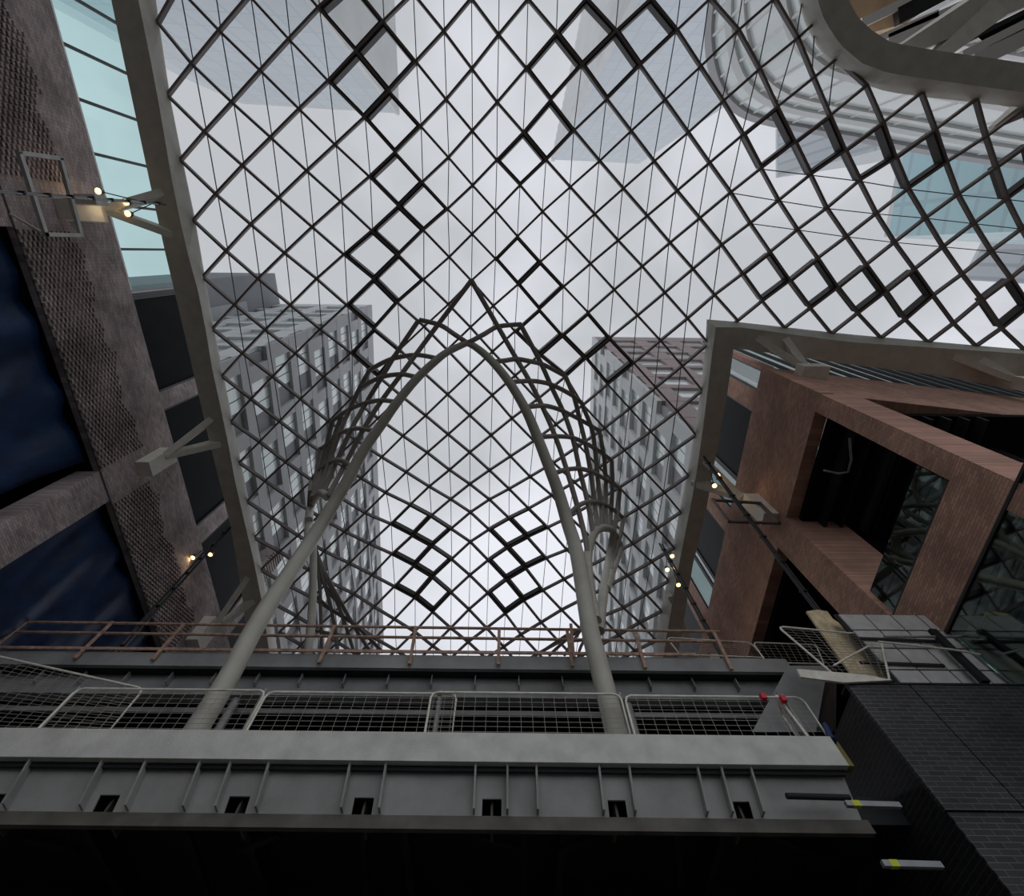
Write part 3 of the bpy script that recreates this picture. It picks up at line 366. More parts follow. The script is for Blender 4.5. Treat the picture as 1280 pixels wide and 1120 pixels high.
# ---------------------------------------------------------------- tree columns
TREES = {'L':{'main':[(-1.52,3.34,19.0),(-2.25,3.66,18.8),(-2.7,3.96,18.6),(-3.47,4.63,18.21),(-4.22,5.48,17.7),(-4.74,6.18,17.3),(-5.39,7.06,16.74),(-5.89,8.0,15.91),(-6.33,8.74,14.92),(-6.53,9.11,13.67),(-6.4,9.0,9.86),(-6.22,9.0,7.92),(-6.18,9.0,6.6)],'rib':[[(-1.39,1.06,20.25),(-2.78,2.78,19.89),(-3.58,3.8,19.49),(-4.17,4.57,18.9),(-5.07,5.7,18.59),(-5.72,6.71,17.9),(-6.4,7.97,17.24),(-6.59,8.53,15.62)],[(-3.6,2.63,20.2),(-4.54,3.93,19.77),(-5.2,4.95,19.4),(-5.95,6.06,19.3),(-6.35,6.85,18.36),(-6.92,8.09,17.73),(-7.09,8.79,16.39)],[(-5.82,4.72,20.09),(-6.37,5.58,20.09),(-6.79,6.42,19.79),(-7.08,7.22,19.04),(-7.36,8.29,18.06),(-7.29,8.81,16.53)],[(-7.31,6.85,20.1),(-7.65,7.87,19.45),(-7.88,8.76,18.66),(-7.64,9.2,16.92)],[(-7.74,7.1,20.09),(-8.01,8.07,19.73),(-8.08,9.0,18.75),(-7.75,9.29,16.93)],[(-8.44,8.42,19.98),(-8.23,9.02,18.73),(-7.81,9.4,16.94)],[(-8.72,9.63,19.17),(-8.02,9.26,17.36),(-8.23,10.14,17.48)]],'hoop':[[(-1.52,3.34,19.0),(-2.03,3.03,19.12),(-2.7,2.78,19.88),(-3.57,2.63,20.2)],[(-2.64,3.91,18.62),(-3.64,3.94,19.44),(-4.61,4.14,19.74),(-5.15,4.34,19.67),(-5.79,4.72,20.1)],[(-3.47,4.57,18.22),(-4.23,4.63,18.91),(-5.2,4.89,19.41),(-6.3,5.52,20.09)],[(-4.28,5.44,17.74),(-5.07,5.65,18.6),(-5.95,6.0,19.31),(-6.83,6.45,19.8),(-7.77,7.1,20.1)],[(-5.26,6.61,17.63),(-5.73,6.64,17.9),(-6.23,6.8,18.31),(-7.12,7.3,19.01),(-8.14,8.21,19.8),(-8.44,8.41,19.98)],[(-6.15,7.84,17.03),(-6.51,7.74,17.21),(-7.13,8.11,17.9),(-8.08,8.9,18.8),(-8.69,9.6,19.17)]],'stub':[[(-8.23,10.13,17.49),(-7.44,9.82,15.49),(-6.94,9.6,14.11),(-7.76,10.93,14.79)],[(-6.6,8.52,15.61),(-7.14,8.78,16.4),(-7.67,9.33,16.98),(-8.14,10.01,17.42),(-7.54,9.67,15.83)]]},'R':{'main':[(-1.52,3.34,19.0),(-1.23,3.48,18.99),(-0.79,3.77,18.8),(-0.26,4.22,18.4),(0.26,4.8,18.0),(0.78,5.55,17.51),(1.16,6.28,17.03),(1.59,7.2,16.3),(2.01,8.1,15.4),(2.28,8.82,14.41),(2.4,9.0,12.8),(2.28,9.0,9.56),(2.3,9.0,8.57),(2.34,9.0,6.68)],'rib':[[(-1.39,1.06,20.25),(-0.35,2.75,19.89),(0.48,4.04,19.3),(1.02,4.84,18.8),(1.56,5.8,18.31),(2.06,6.81,17.59),(2.44,7.77,16.71),(2.76,8.73,15.53),(2.93,9.35,14.64),(2.92,9.5,13.61)],[(0.64,2.79,20.2),(1.49,4.25,19.83),(2.02,5.32,19.57),(2.54,6.31,19.21),(2.89,7.22,18.43),(3.11,8.2,17.52),(3.34,9.14,16.38),(3.32,9.56,14.81)],[(2.62,4.91,20.15),(3.05,5.85,19.86),(3.35,6.9,19.61),(3.53,7.63,19.01),(3.71,8.65,18.21),(3.77,9.56,17.14),(3.57,9.61,15.34)],[(3.45,6.22,20.1),(3.86,7.12,19.7),(4.05,7.96,19.52),(4.12,9.02,18.73),(4.15,9.9,17.63),(3.83,9.89,15.79)],[(4.31,7.39,20.1),(4.4,7.98,19.64),(4.55,8.61,19.58),(4.65,9.62,19.27),(4.48,10.26,18.15),(4.1,10.2,16.19)],[(4.99,8.83,19.99),(5.0,9.71,19.44),(4.87,10.74,18.64),(4.34,10.46,16.6)],[(5.53,10.33,19.99),(5.27,10.94,18.98),(4.63,10.74,16.95)],[(5.71,11.59,19.49),(5.08,11.37,17.51),(4.5,11.38,16.03),(4.0,10.73,14.28)]],'hoop':[[(-1.52,3.34,19.0),(-1.32,3.26,19.0),(-0.81,3.02,19.28),(-0.35,2.84,19.89),(0.25,2.77,20.01),(0.66,2.77,20.2)],[(-0.42,4.01,18.6),(-0.0,3.98,18.71),(0.48,4.04,19.3),(1.02,4.13,19.34),(1.61,4.38,19.9),(2.06,4.58,19.82),(2.63,4.94,20.15)],[(0.26,4.69,18.09),(1.02,4.82,18.8),(1.54,4.98,19.24),(2.07,5.21,19.6),(2.98,5.73,19.83),(3.51,6.22,20.09)],[(0.85,5.53,17.53),(1.55,5.71,18.3),(2.05,5.97,18.88),(2.54,6.24,19.2),(3.32,6.76,19.69),(4.31,7.42,20.09)],[(1.43,6.56,16.99),(2.05,6.76,17.6),(2.83,7.12,18.4),(3.52,7.6,19.0),(4.27,8.22,19.6),(5.0,8.86,19.99)],[(1.99,7.84,16.46),(2.44,7.8,16.7),(3.11,8.13,17.5),(3.7,8.58,18.2),(4.26,9.09,18.8),(4.86,9.65,19.4),(5.53,10.33,19.99)],[(2.4,8.81,14.97),(2.76,8.78,15.51),(3.26,9.02,16.31),(3.83,9.5,17.19),(4.55,10.22,18.2),(5.22,11.01,18.99),(5.7,11.61,19.46)]],'stub':[[(2.53,9.16,10.0),(2.6,9.35,11.01),(2.71,9.43,12.2),(2.93,9.56,13.61),(3.24,9.58,14.64),(3.57,9.65,15.31),(4.09,10.11,16.19),(4.59,10.76,16.98),(5.09,11.76,17.78),(5.15,12.05,17.49),(3.91,10.69,14.02),(3.34,9.96,12.29)],[(4.65,10.78,16.95),(4.37,11.44,16.18),(3.18,9.85,12.01),(2.61,9.33,9.8)]]},'FL':{'main':[(-8.35,11.84,17.6),(-7.4,12.2,14.89),(-6.81,12.5,12.98),(-6.61,12.6,12.19),(-6.37,12.7,11.34)],'rib':[[(-8.52,12.25,18.0),(-8.64,13.19,18.23),(-9.05,15.17,18.98),(-9.53,17.59,19.55),(-10.11,20.77,20.1)],[(-8.52,12.25,18.0),(-8.48,12.82,18.0),(-8.81,15.17,18.98),(-8.9,17.0,19.43),(-9.05,19.08,19.83),(-9.25,20.76,20.1)],[(-8.52,12.25,18.0),(-8.46,12.89,18.0),(-8.59,14.98,18.93),(-8.48,17.09,19.45),(-8.4,18.77,19.78),(-8.33,20.74,20.1)],[(-8.52,12.25,18.0),(-8.55,13.11,18.18),(-8.54,15.09,18.96),(-8.27,16.99,19.43),(-7.98,18.57,19.74),(-7.66,19.89,19.97),(-7.38,20.82,20.1)],[(-7.9,18.47,19.72),(-7.34,19.58,19.92),(-6.7,20.81,20.1)]],'hoop':[[(-8.95,14.21,18.68),(-8.84,15.28,19.01),(-8.59,16.41,19.3),(-8.23,16.89,19.41)],[(-9.48,16.23,19.25),(-9.05,17.1,19.45),(-8.48,17.77,19.59),(-7.9,18.47,19.72)],[(-10.15,19.0,19.81),(-9.36,19.29,19.87),(-8.39,19.48,19.9),(-7.42,19.63,19.93)]],'stub':[]},'FR':{'main':[(3.36,13.5,14.64),(3.43,13.5,13.72),(3.41,13.5,12.42)],'rib':[[(4.33,17.44,19.02),(4.25,17.82,19.15),(3.93,19.18,19.58),(3.53,20.9,20.1)],[(4.33,17.44,19.02),(4.27,17.98,19.2),(3.46,19.33,19.62),(2.68,20.92,20.1)],[(3.42,18.89,19.49),(2.09,20.76,20.05)],[(4.33,17.44,19.02),(4.48,19.03,19.54),(4.35,19.94,19.82),(4.29,20.89,20.1)],[(4.58,18.52,19.38),(4.76,19.94,19.82),(4.79,20.89,20.1)]],'hoop':[[(3.42,18.89,19.49),(3.96,19.4,19.65),(4.58,19.17,19.58)]],'stub':[]}}
def tree(key, label, r0, r1, rr, name='tree_column'):
    D = TREES[key]; base = Vector(D['main'][-1]); base.z = {'L': 5.91, 'R': 5.91, 'FL': 10.96, 'FR': 10.96}[key]; D['main'].append(tuple(base))
    e = thing(name, base, label, 'steel tree column')
    mp_ = dense([Vector(p) for p in D['main']], 4); n = len(mp_)
    MB().tube(mp_, [r1 + (r0 - r1) * min(1, 1.6 * i / (n - 1)) for i in range(n)], 14).build('trunk', 'tube_paint', e, True)
    for p in D['rib']: MB().tube(dense(p, 3), rr * 1.08, 8).build('rib', 'rib_paint', e, True)
    for p in D['hoop']: MB().tube(dense(p, 4), rr * 1.05, 8).build('hoop', 'rib_paint', e, True)
    for p in D['stub']: MB().tube(dense(p, 4), [rr * 1.7, rr * 1.5], 10).build('branch_tube', 'tube_paint', e, True)
    return e
tree('L', 'tall grey tube column by the grey brick building fanning into ribs, standing on the mesh railed bridge', 0.235, 0.13, 0.095)
tree('R', 'tall grey tube column nearer the brown building fanning into ribs, standing on the mesh railed bridge', 0.235, 0.13, 0.095)
tree('FL', 'thinner grey tube column behind the rusty railing on the grey building side, ribs fanning away', 0.16, 0.14, 0.09)
tree('FR', 'small rib fan just above the rusty railing beside the brown building side tube column', 0.15, 0.1, 0.08)

# ---------------------------------------------------------------- grey brick building (left)
XL = -14.5
Lb = thing('brick_building', (XL - 4, 8, -EYE), 'grey brick building with perforated brickwork and open bays hung with blue sheets', 'building')
MB().box(XL - 0.2, XL, -16, 40, 15.25, 19.15).build('brick_band', 'brick_grey', Lb)
colL = [(-9.9, -8.7), (-1.8, -0.56), (7.38, 8.58), (16.4, 17.6), (25.4, 26.6)]
for a, b in colL: MB().box(XL - 0.8, XL, a, b, -EYE, 15.24).build('column', 'brick_grey', Lb)
rl = MB(); yy = -15.9; ci = 0
while yy < 30:
    near = any(a - 0.12 < yy < b + 0.05 for a, b in colL); top = 17.3 + 0.25 * (1 if yy < -2 else 0) + 0.12 * math.sin(yy * 2.1) + 0.1 * math.sin(yy * 5.3 + 1)
    zz = 15.32 + (0.08 if ci % 2 else 0)
    while zz < top and not near:
        rl.box(XL, XL + 0.085, yy, yy + 0.115, zz, zz + 0.08); zz += 0.16
    yy += 0.175; ci += 1
o = rl.build('projecting_brick', 'brick_grey', Lb); o['kind'] = 'stuff'
MB().box(XL + 0.0, XL + 0.012, -16, 40, 15.25, 15.31, 'frame_dark').build('lintel_angle', 'frame_dark', Lb)
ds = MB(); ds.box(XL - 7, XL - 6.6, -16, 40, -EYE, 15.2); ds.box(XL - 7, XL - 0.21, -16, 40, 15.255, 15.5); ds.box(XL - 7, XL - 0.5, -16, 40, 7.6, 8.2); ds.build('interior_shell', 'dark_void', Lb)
ds = MB(); ds.box(-34, XL - 0.46, -16, 40, 18.2, 18.9); ds.build('roof_deck', 'concrete', Lb)
# upper glazing: clear panes first, dark windows further along
ZG0, ZG1 = 19.15, 22.4
ym = [-15.4, -13.9, -12.4, -10.9, -9.3, -7.8, -6.24, -4.73, -3.13, -1.55, -0.02, 1.49]
for a, b in zip(ym[:-1], ym[1:]):
    w = MB().box(XL - 0.14, XL - 0.06, a, a + 0.09, ZG0, ZG1, 'frame_dark')
    w.box(XL - 0.16, XL + 0.0, a, b, ZG0, ZG0 + 0.07, 'white_band')
    fr = w.build('window', 'frame_dark', Lb)
    MB().add([(XL - 0.1, a + 0.09, ZG0), (XL - 0.1, b, ZG0), (XL - 0.1, b, ZG1), (XL - 0.1, a + 0.09, ZG1)], [[0, 1, 2, 3]], 'aqua_glass').build('pane', 'aqua_glass', fr)
MB().box(XL - 0.5, XL - 0.12, 1.62, 1.78, ZG0, ZG1).build('corner_post', 'frame_dark', Lb)
for a, b in ((5.6, 6.35), (12.2, 13.1), (18.0, 19.0), (24.0, 25.0), (30, 40)): MB().box(XL - 0.5, XL - 0.08, a, b, ZG0, ZG1).build('upper_pier', 'brick_grey', Lb)
for a, b in ((1.78, 5.6), (6.35, 12.2), (13.1, 18.0), (19.0, 24.0), (25.0, 30.0)):
    w = MB(); w.box(XL - 0.2, XL - 0.1, a, b, ZG0, ZG0 + 0.08); w.box(XL - 0.2, XL - 0.1, a, b, ZG1 - 0.08, ZG1)
    for k in (a, b - 0.08): w.box(XL - 0.2, XL - 0.1, k, k + 0.08, ZG0 + 0.08, ZG1 - 0.08)
    fr = w.build('window', 'frame_dark', Lb)
    MB().box(XL - 0.2, XL - 0.17, a + 0.08, b - 0.08, ZG0 + 0.08, ZG1 - 0.08).build('pane', 'window_black', fr)
def tarp(y0, y1, z0, z1, label):
    nu, nv = 26, 22; vs = []
    for i in range(nu + 1):
        for j in range(nv + 1):
            y = y0 + (y1 - y0) * i / nu; z = z0 + (z1 - z0) * j / nv
            x = XL - 0.42 - (z1 - z) * 0.22 + 0.10 * math.sin(y * 3.1 + 0.7 * math.sin(z)) + 0.06 * math.sin(z * 2.3 + y * 5.0) + random.uniform(-0.015, 0.015)
            vs.append((x, y, z))
    fs = [[i * (nv + 1) + j, (i + 1) * (nv + 1) + j, (i + 1) * (nv + 1) + j + 1, i * (nv + 1) + j + 1] for i in range(nu) for j in range(nv)]
    o = MB().add(vs, fs).build('tarpaulin', 'tarp_blue', None, True)
    md = o.modifiers.new('thick', 'SOLIDIFY'); md.thickness = 0.01
    tag(o, label, 'tarpaulin')
tarp(-0.5, 7.0, 9.6, 15.24, 'dark blue plastic sheet filling the large open bay nearer the aqua windows')
tarp(8.65, 15.6, 11.0, 15.24, 'dark blue plastic sheet in the open bay just above the rusty railing')
cp = MB().tube([at(-20, 570, X=XL - 1.0), at(25, 571, X=XL - 1.0), at(34, 573, X=XL - 0.95), at(60, 591, X=XL - 0.95)], 0.045, 8)
tag(cp.build('conduit', 'frame_grey', None, True), 'bent grey pipe running in front of the larger blue sheet', 'pipe')
tb = thing('brick_tower_stub', (-13.4, 19.8, 15.0), 'dark toothed brick pier end behind the grey tube column near the rusty railing', 'brick pier')
P0 = at(333, 690, Y=20.5)
mb = MB().box(P0.x - 1.5, P0.x + 0.9, 20.0, 21.2, 14.0, P0.z)
for k in range(24): mb.box(P0.x + 0.9, P0.x + 1.02, 20.0, 21.2, P0.z - 0.15 - k * 0.3, P0.z - k * 0.3)
mb.build('brick_panel', 'brick_grey_x', tb)

# ---------------------------------------------------------------- brown brick building (right)
XR = 10.5
Rb = thing('brick_building', (XR + 4, 8, -EYE), 'brown brick framed building with black open bays and a glass balustrade', 'building')
MB().box(XR, XR + 0.45, 4.22, 40, 15.25, 19.15).build('brick_band', 'brick_brown', Rb)
C0 = Vector((10.5, 4.22, 0)); DB = Vector((11.17, 1.19, 0)).normalized(); NB = Vector((-DB.y, DB.x, 0))
def slab(mb, a, b, t0, t1, z0, z1, mat=None):          # box along the side street facade: distance a..b, depth t0..t1
    P = [C0 + DB * a + NB * t0, C0 + DB * b + NB * t0, C0 + DB * b + NB * t1, C0 + DB * a + NB * t1]
    mb.hexa([p + Vector((0, 0, z0)) for p in P], [p + Vector((0, 0, z1)) for p in P], mat); return mb
slab(MB(), 0.46, 30, 0, 0.45, 15.25, 19.15).build('brick_band', 'brick_brown_x', Rb)
mb = MB(); mb.box(XR, XR + 1.1, 4.24, 4.86, -EYE, 15.24); mb.build('column', 'brick_brown', Rb)
mb = MB(); mb.box(XR, XR + 1.9, 9.0, 10.3, -EYE, 15.24); mb.build('column', 'brick_brown', Rb)
mb = MB(); mb.box(XR, XR + 1.1, 17.5, 18.7, -EYE, 15.24); mb.build('column', 'brick_brown', Rb)
mb = MB(); mb.box(XR, XR + 0.5, 4.86, 9.0, 8.72, 10.02); mb.build('lower_beam', 'brick_brown', Rb)
mb = MB(); slab(mb, 1.1, 30, 0.0, 0.5, 8.72, 10.02); mb.build('lower_beam', 'brick_brown_x', Rb)
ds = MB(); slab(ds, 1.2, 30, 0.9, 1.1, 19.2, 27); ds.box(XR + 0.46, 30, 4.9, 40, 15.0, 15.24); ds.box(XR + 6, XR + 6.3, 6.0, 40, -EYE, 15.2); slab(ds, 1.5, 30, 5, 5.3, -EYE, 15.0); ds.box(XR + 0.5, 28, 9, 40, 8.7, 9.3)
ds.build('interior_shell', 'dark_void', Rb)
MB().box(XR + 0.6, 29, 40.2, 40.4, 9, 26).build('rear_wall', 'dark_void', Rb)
for k in range(8): MB().box(XR + 1.0 + k * 0.6, XR + 1.1 + k * 0.6, 4.9, 9.0, 14.6, 14.98).build('ceiling_joist', 'dark_steel', Rb)
MB().tube([at(1062, 548, Z=14.4), at(1064, 575, Z=14.4), at(1060, 590, Z=14.4), at(1048, 592, Z=14.4), at(1030, 588, Z=14.4)], 0.04, 6).build('ceiling_pipe', 'post_grey', Rb, True)
MB().tube([(XR + 2.2, 4.9, 14.3), (XR + 2.2, 8.9, 14.3)], 0.16, 10).build('ceiling_pipe', 'dark_steel', Rb, True)
# upper wall above the band
ZG1 = 23.6
for a, b in ((4.22, 4.4), (5.3, 6.15), (11.0, 12.2), (17.0, 18.4), (24, 25.5), (32, 40)): MB().box(XR + 0.12, XR + 0.5, a, b, ZG0, ZG1).build('upper_pier', 'brick_brown', Rb)
for a, b, k in ((4.4, 5.3, 0), (6.15, 9.4, 1), (9.5, 10.0, 0), (10.05, 11.0, 2), (12.2, 15.0, 1), (15.05, 15.5, 0), (15.55, 17.0, 2), (18.4, 24, 1), (25.5, 32, 1)):
    w = MB()
    for c in (a, b - 0.06): w.box(XR + 0.12, XR + 0.22, c, c + 0.06, ZG0, ZG1)
    w.box(XR + 0.12, XR + 0.22, a + 0.06, b - 0.06, ZG0, ZG0 + 0.06)
    fr = w.build('window', 'frame_dark', Rb)
    MB().box(XR + 0.17, XR + 0.19, a + 0.06, b - 0.06, ZG0 + 0.06, ZG1).build('pane', ('roof_glass', 'window_black', 'teal_glass')[k], fr)
for k in range(14):
    w = MB(); a = 0.7 + k * 1.05; slab(w, a, a + 0.09, 0.1, 0.3, ZG0, 27.0)
    slab(w, a + 0.09, a + 1.05, 0.15, 0.25, ZG0, ZG0 + 0.06)
    fr = w.build('window', 'frame_dark', Rb); p = MB(); slab(p, a + 0.09, a + 1.05, 0.18, 0.2, ZG0 + 0.06, 27.0); p.build('pane', 'teal_glass', fr)
# glass balustrade on the lower beam, and the glazed wall beneath it
bal = thing('glass_balustrade', (XR + 0.1, 7, 10.02), 'greenish glass balustrade on the brown brick beam, mirroring the roof lattice', 'balustrade')
for i in range(3):
    a, b = 4.92 + i * 1.33, 4.92 + i * 1.33 + 1.30
    MB().box(XR + 0.05, XR + 0.07, a, b, 10.02, 11.0).build('glass_panel', 'green_glass', bal)
MB().beam((XR + 0.06, 4.9, 10.06), (XR + 0.06, 8.95, 10.06), 0.07, 0.08).build('base_channel', 'frame_dark', bal)
MB().beam((XR + 1.2, 5.0, 10.95), (XR + 1.2, 8.9, 10.95), 0.10, 0.05).build('inner_handrail', 'galv_tube', bal)
gw = thing('glass_wall', (XR + 0.05, 6, 5), 'tall dark green glass wall below the brown brick beam', 'glass wall')
MB().box(XR + 0.02, XR + 0.05, 2.5, 8.15, 5.0, 8.66).build('glass_pane', 'green_glass', gw)
MB().beam((XR + 0.03, 2.5, 8.69), (XR + 0.03, 8.2, 8.69), 0.1, 0.07).build('head_channel', 'frame_dark', gw)
MB().tube([at(1290, 610, X=XR + 0.8), at(1220, 803, X=XR + 0.8)], 0.03, 8).build('handrail', 'galv_tube', gw, True)
ds = MB(); ds.box(XR + 1.6, XR + 1.9, 2.0, 8.1, 3.0, 8.6); ds.build('backing_wall', 'dark_steel', gw)
MB().box(XR + 0.6, XR + 1.5, 7.2, 7.9, 6.2, 6.6, 'panel_grey').build('stair_landing', 'panel_grey', gw)

# ---------------------------------------------------------------- V brackets
def bracket(box, size, a1, a2, nose, label):
    cx, cy, cz = box; sx, sy, sz = size
    e = thing('roof_bracket', box, label, 'steel bracket', 'V brackets carrying the roof edge')
    MB().box(cx - sx / 2, cx + sx / 2, cy - sy / 2, cy + sy / 2, cz - sz / 2, cz + sz / 2).build('anchor_box', 'bracket_paint', e)
    for a in (a1, a2): MB().beam(nose, a, 0.24, 0.34, (0, 0, 1), 0.26, 0.48).build('bracket_arm', 'bracket_paint', e)
    return e
bracket((XL + 0.28, -1.15, 17.6), (0.56, 0.62, 1.35), at(213, 240, Z=19.75), at(226, 296, Z=19.75), at(131, 262, X=XL + 0.45), 'V bracket on the grey brick wall next to the pale rectangular frame')
bracket((XL + 0.28, 8.05, 17.6), (0.56, 0.62, 1.5), at(270, 520, Z=19.75), at(281, 552, Z=19.75), at(205, 570, X=XL + 0.45), 'V bracket with a pale box between the two blue sheets on grey brick')
bracket((XL + 0.28, 16.9, 17.3), (0.56, 0.8, 1.5), at(314, 716, Z=19.75), at(321, 746, Z=19.75), at(262, 792, X=XL + 0.45), 'V bracket on the grey brick wall seen through the rusty railing')
bracket((XR - 0.28, 9.35, 16.5), (0.56, 0.55, 1.6), at(877, 573, Z=19.75), at(868, 602, Z=19.75), at(928, 622, X=XR - 0.4), 'V bracket on the brown brick wall behind the dark rectangular frame')
bracket((XR - 0.28, 17.9, 16.3), (0.56, 0.7, 1.5), at(836, 742, Z=19.75), at(836, 766, Z=19.75), at(862, 800, X=XR - 0.4), 'V bracket on the brown building seen through the rusty railing')
cq = at(1018, 468, Z=18.0)
e = bracket((cq.x, cq.y - 0.05, 18.2), (1.0, 0.55, 0.55), at(937, 417, Z=19.75), at(977, 421, Z=19.7), at(1008, 462, Z=18.6), 'V bracket at the upper corner of the brown brick building')
cq = at(1285, 480, Z=18.4)
bracket((cq.x, cq.y, 18.4), (0.7, 0.5, 0.6), at(1180, 442, Z=19.7), at(1217, 446, Z=19.7), at(1278, 480, Z=18.8), 'V bracket at the frame edge along the side street face of the brown building')

# ---------------------------------------------------------------- hanging light rods with spotlights
def rods(top, bot, lamps, label, thick=0.035):
    top, bot = Vector(top), Vector(bot); e = thing('light_mast', bot, label, 'hanging light rod')
    sd = (top - bot).normalized().cross(Vector((0, 0, 1)))
    sd = Vector((1, 0.3, 0)).normalized()
    for s in (-1, 1): MB().tube([bot + sd * 0.07 * s, top + sd * 0.07 * s], thick, 8).build('rod', 'rod_steel' if thick < 0.03 else 'cable_black', e, True)
    n = 9
    for i in range(n): p = lerp(bot, top, (i + 0.5) / n); MB().box(p.x - 0.11, p.x + 0.11, p.y - 0.05, p.y + 0.05, p.z - 0.03, p.z + 0.03).build('clamp', 'cable_black', e)
    for (u, v), z in lamps:
        q = at(u, v, Z=z); h = lerp(bot, top, max(0, min(1, (q.z - bot.z) / (top.z - bot.z))))
        l = thing('spotlight', q, 'warm lit spotlight on ' + label.split(' beside')[0].replace('pair of ', '') + LN[0], 'spotlight'); LN[1] += 1
        l['label'] = LL.pop(0)
        MB().tube([q, q + Vector((0, 0, 0.18))], [0.11, 0.08], 12).build('housing', 'cable_black', l, True)
        MB().tube([q - Vector((0, 0, 0.03)), q - Vector((0, 0, 0.0))], 0.10, 14).build('lens', 'lamp_glow', l)
        MB().tube([q + Vector((0, 0, 0.1)), h], 0.018, 6).build('arm', 'cable_black', l)
        la = bpy.data.lights.new('spot', 'SPOT'); la.energy = 14; la.color = (1, 0.72, 0.42); la.spot_size = 1.9; la.shadow_soft_size = 0.07
        lo = bpy.data.objects.new('spot_beam', la); COL.objects.link(lo); lo.parent = l; lo.location = (0, 0, -0.03)
    return e
LN = ['', 0]
LL = ['topmost of the three lit spotlights by the pale frame on grey brick', 'middle lit spotlight of three by the pale frame on grey brick', 'lowest of the three lit spotlights by the pale frame on grey brick',
      'lit spotlight against grey brick beside the black rods', 'lit spotlight against a black window beside the black rods',
      'upper lit spotlight at the bracket above the dark rectangular frame', 'lower lit spotlight at the bracket above the dark rectangular frame',
      'highest of three lit spotlights on the rods before the distant pink tower', 'second of three lit spotlights on the rods near the pale edge beam', 'lowest of three lit spotlights on the rods near the brown building']
rods(at(205, 255, Z=19.2), at(-30, 237, X=-12.3), [((123, 239), 18.2), ((158, 253), 18.6), ((160, 267), 18.6)], 'pair of shiny steel rods crossing the pale rectangular frame on grey brick', 0.028)
rods(at(286, 659, Z=19.2), at(112, 852, X=-13.0), [((241, 697), 18.3), ((263, 693), 18.7)], 'pair of black rods dropping past the grey perforated brick beside the rusty railing', 0.05)
rods(at(878, 570, Z=19.2), at(1095, 860, X=8.9), [((897, 594), 18.4), ((893, 607), 18.4)], 'pair of dark rods crossing the brown building and its dark rectangular frame', 0.04)
rods(at(826, 680, Z=19.2), at(930, 870, X=7.5), [((840, 695), 18.6), ((834, 712), 18.3), ((848, 731), 18.0)], 'pair of dark rods falling behind the mesh railing by the brown building', 0.045)
def rect(pts, w, mat, label, ties=()):
    mb = MB(); n = len(pts)
    for p, q in ties: mb.beam(p, q, 0.05, 0.05)
    for i in range(n):
        a, b = Vector(pts[i]), Vector(pts[(i + 1) % n]); d = (b - a).normalized() * w / 2; mb.beam(a - d, b + d, w, w)
    tag(mb.build('hanging_frame', mat), label, 'metal frame')
rect([at(24, 191, X=-13.2), at(75, 198, X=-13.2), at(101, 294, X=-13.2), at(57, 293, X=-13.2)], 0.11, 'frame_grey', 'pale metal rectangle hanging in front of the perforated grey brick', [(at(57, 293, X=-13.2), (XL + 0.01, -0.9, 15.28)), (at(101, 294, X=-13.2), (XL + 0.5, -0.7, 17.0))])
rect([at(891, 625, Y=9.0), at(950, 629, Y=9.0), at(974, 654, Y=9.0), at(911, 652, Y=9.0)], 0.09, 'frame_brown', 'dark metal rectangle hanging in front of the brown brick wall')
MB_ = MB().box(XL + 0.5, XL + 1.3, -1.6, -1.3, 17.0, 17.5); tag(MB_.build('junction_plate', 'bracket_paint'), 'pale clamp plate on the steel rods beside the pale frame', 'clamp plate')

# ---------------------------------------------------------------- lower bridge (near)
Bn = thing('bridge', (-2, 10, 4.6), 'lower steel bridge with stiffened web and pale edge plate, nearest overhead', 'bridge')
MB().box(-16, 6.0, 8.1, 8.22, 5.44, 5.97).build('edge_plate', 'plate_galv', Bn)
MB().box(-16, 6.0, 8.22, 12.0, 5.50, 5.90).build('deck', 'girder_dark', Bn)
def webp(x, z): return Vector((x, 8.30 + (5.5 - z) * 0.42, z))
mb = MB()
notch = [(-12.7, -12.35), (-10.7, -10.35), (-8.65, -8.3), (-6.72, -6.38), (-4.55, -4.2), (-2.45, -2.12), (-0.3, 0.02), (1.8, 2.1), (3.9, 4.18)]
x0 = -16.0
for a, b in notch + [(5.95, 5.95)]:
    mb.hexa([webp(x0, 4.72), webp(a, 4.72), webp(a, 4.72) + Vector((0, .03, 0)), webp(x0, 4.72) + Vector((0, .03, 0))], [webp(x0, 5.5), webp(a, 5.5), webp(a, 5.5) + Vector((0, .03, 0)), webp(x0, 5.5) + Vector((0, .03, 0))])
    if b > a: mb.hexa([webp(a, 5.07), webp(b, 5.07), webp(b, 5.07) + Vector((0, .03, 0)), webp(a, 5.07) + Vector((0, .03, 0))], [webp(a, 5.5), webp(b, 5.5), webp(b, 5.5) + Vector((0, .03, 0)), webp(a, 5.5) + Vector((0, .03, 0))])
    x0 = b
mb.build('web_plate', 'girder_paint', Bn)
MB().box(-16, 5.95, 8.24, 8.30, 5.37, 5.44).build('overhang_shade', 'dark_steel', Bn)  # dark strip added as the deck overhang's shadow on the top of the web
MB().box(-16, 6.05, 8.57, 8.68, 4.66, 4.86).build('bottom_flange', 'girder_dark', Bn)
fx = [-14.4, -13.0, -12.2, -10.9, -10.2, -9.3, -8.15, -6.9, -6.15, -5.21, -4.68, -4.02, -2.62, -2.0, -0.45, 0.10, 0.6, 1.68, 2.2, 3.38, 3.79, 4.30]
for x in fx:
    MB().hexa([webp(x, 4.87) + Vector((0, -.17, 0)), webp(x, 4.87) + Vector((.035, -.17, 0)), webp(x + .035, 4.87), webp(x, 4.87)],
              [webp(x, 5.5) + Vector((0, -.17, 0)), webp(x, 5.5) + Vector((.035, -.17, 0)), webp(x + .035, 5.5), webp(x, 5.5)]).build('stiffener', 'girder_paint', Bn)
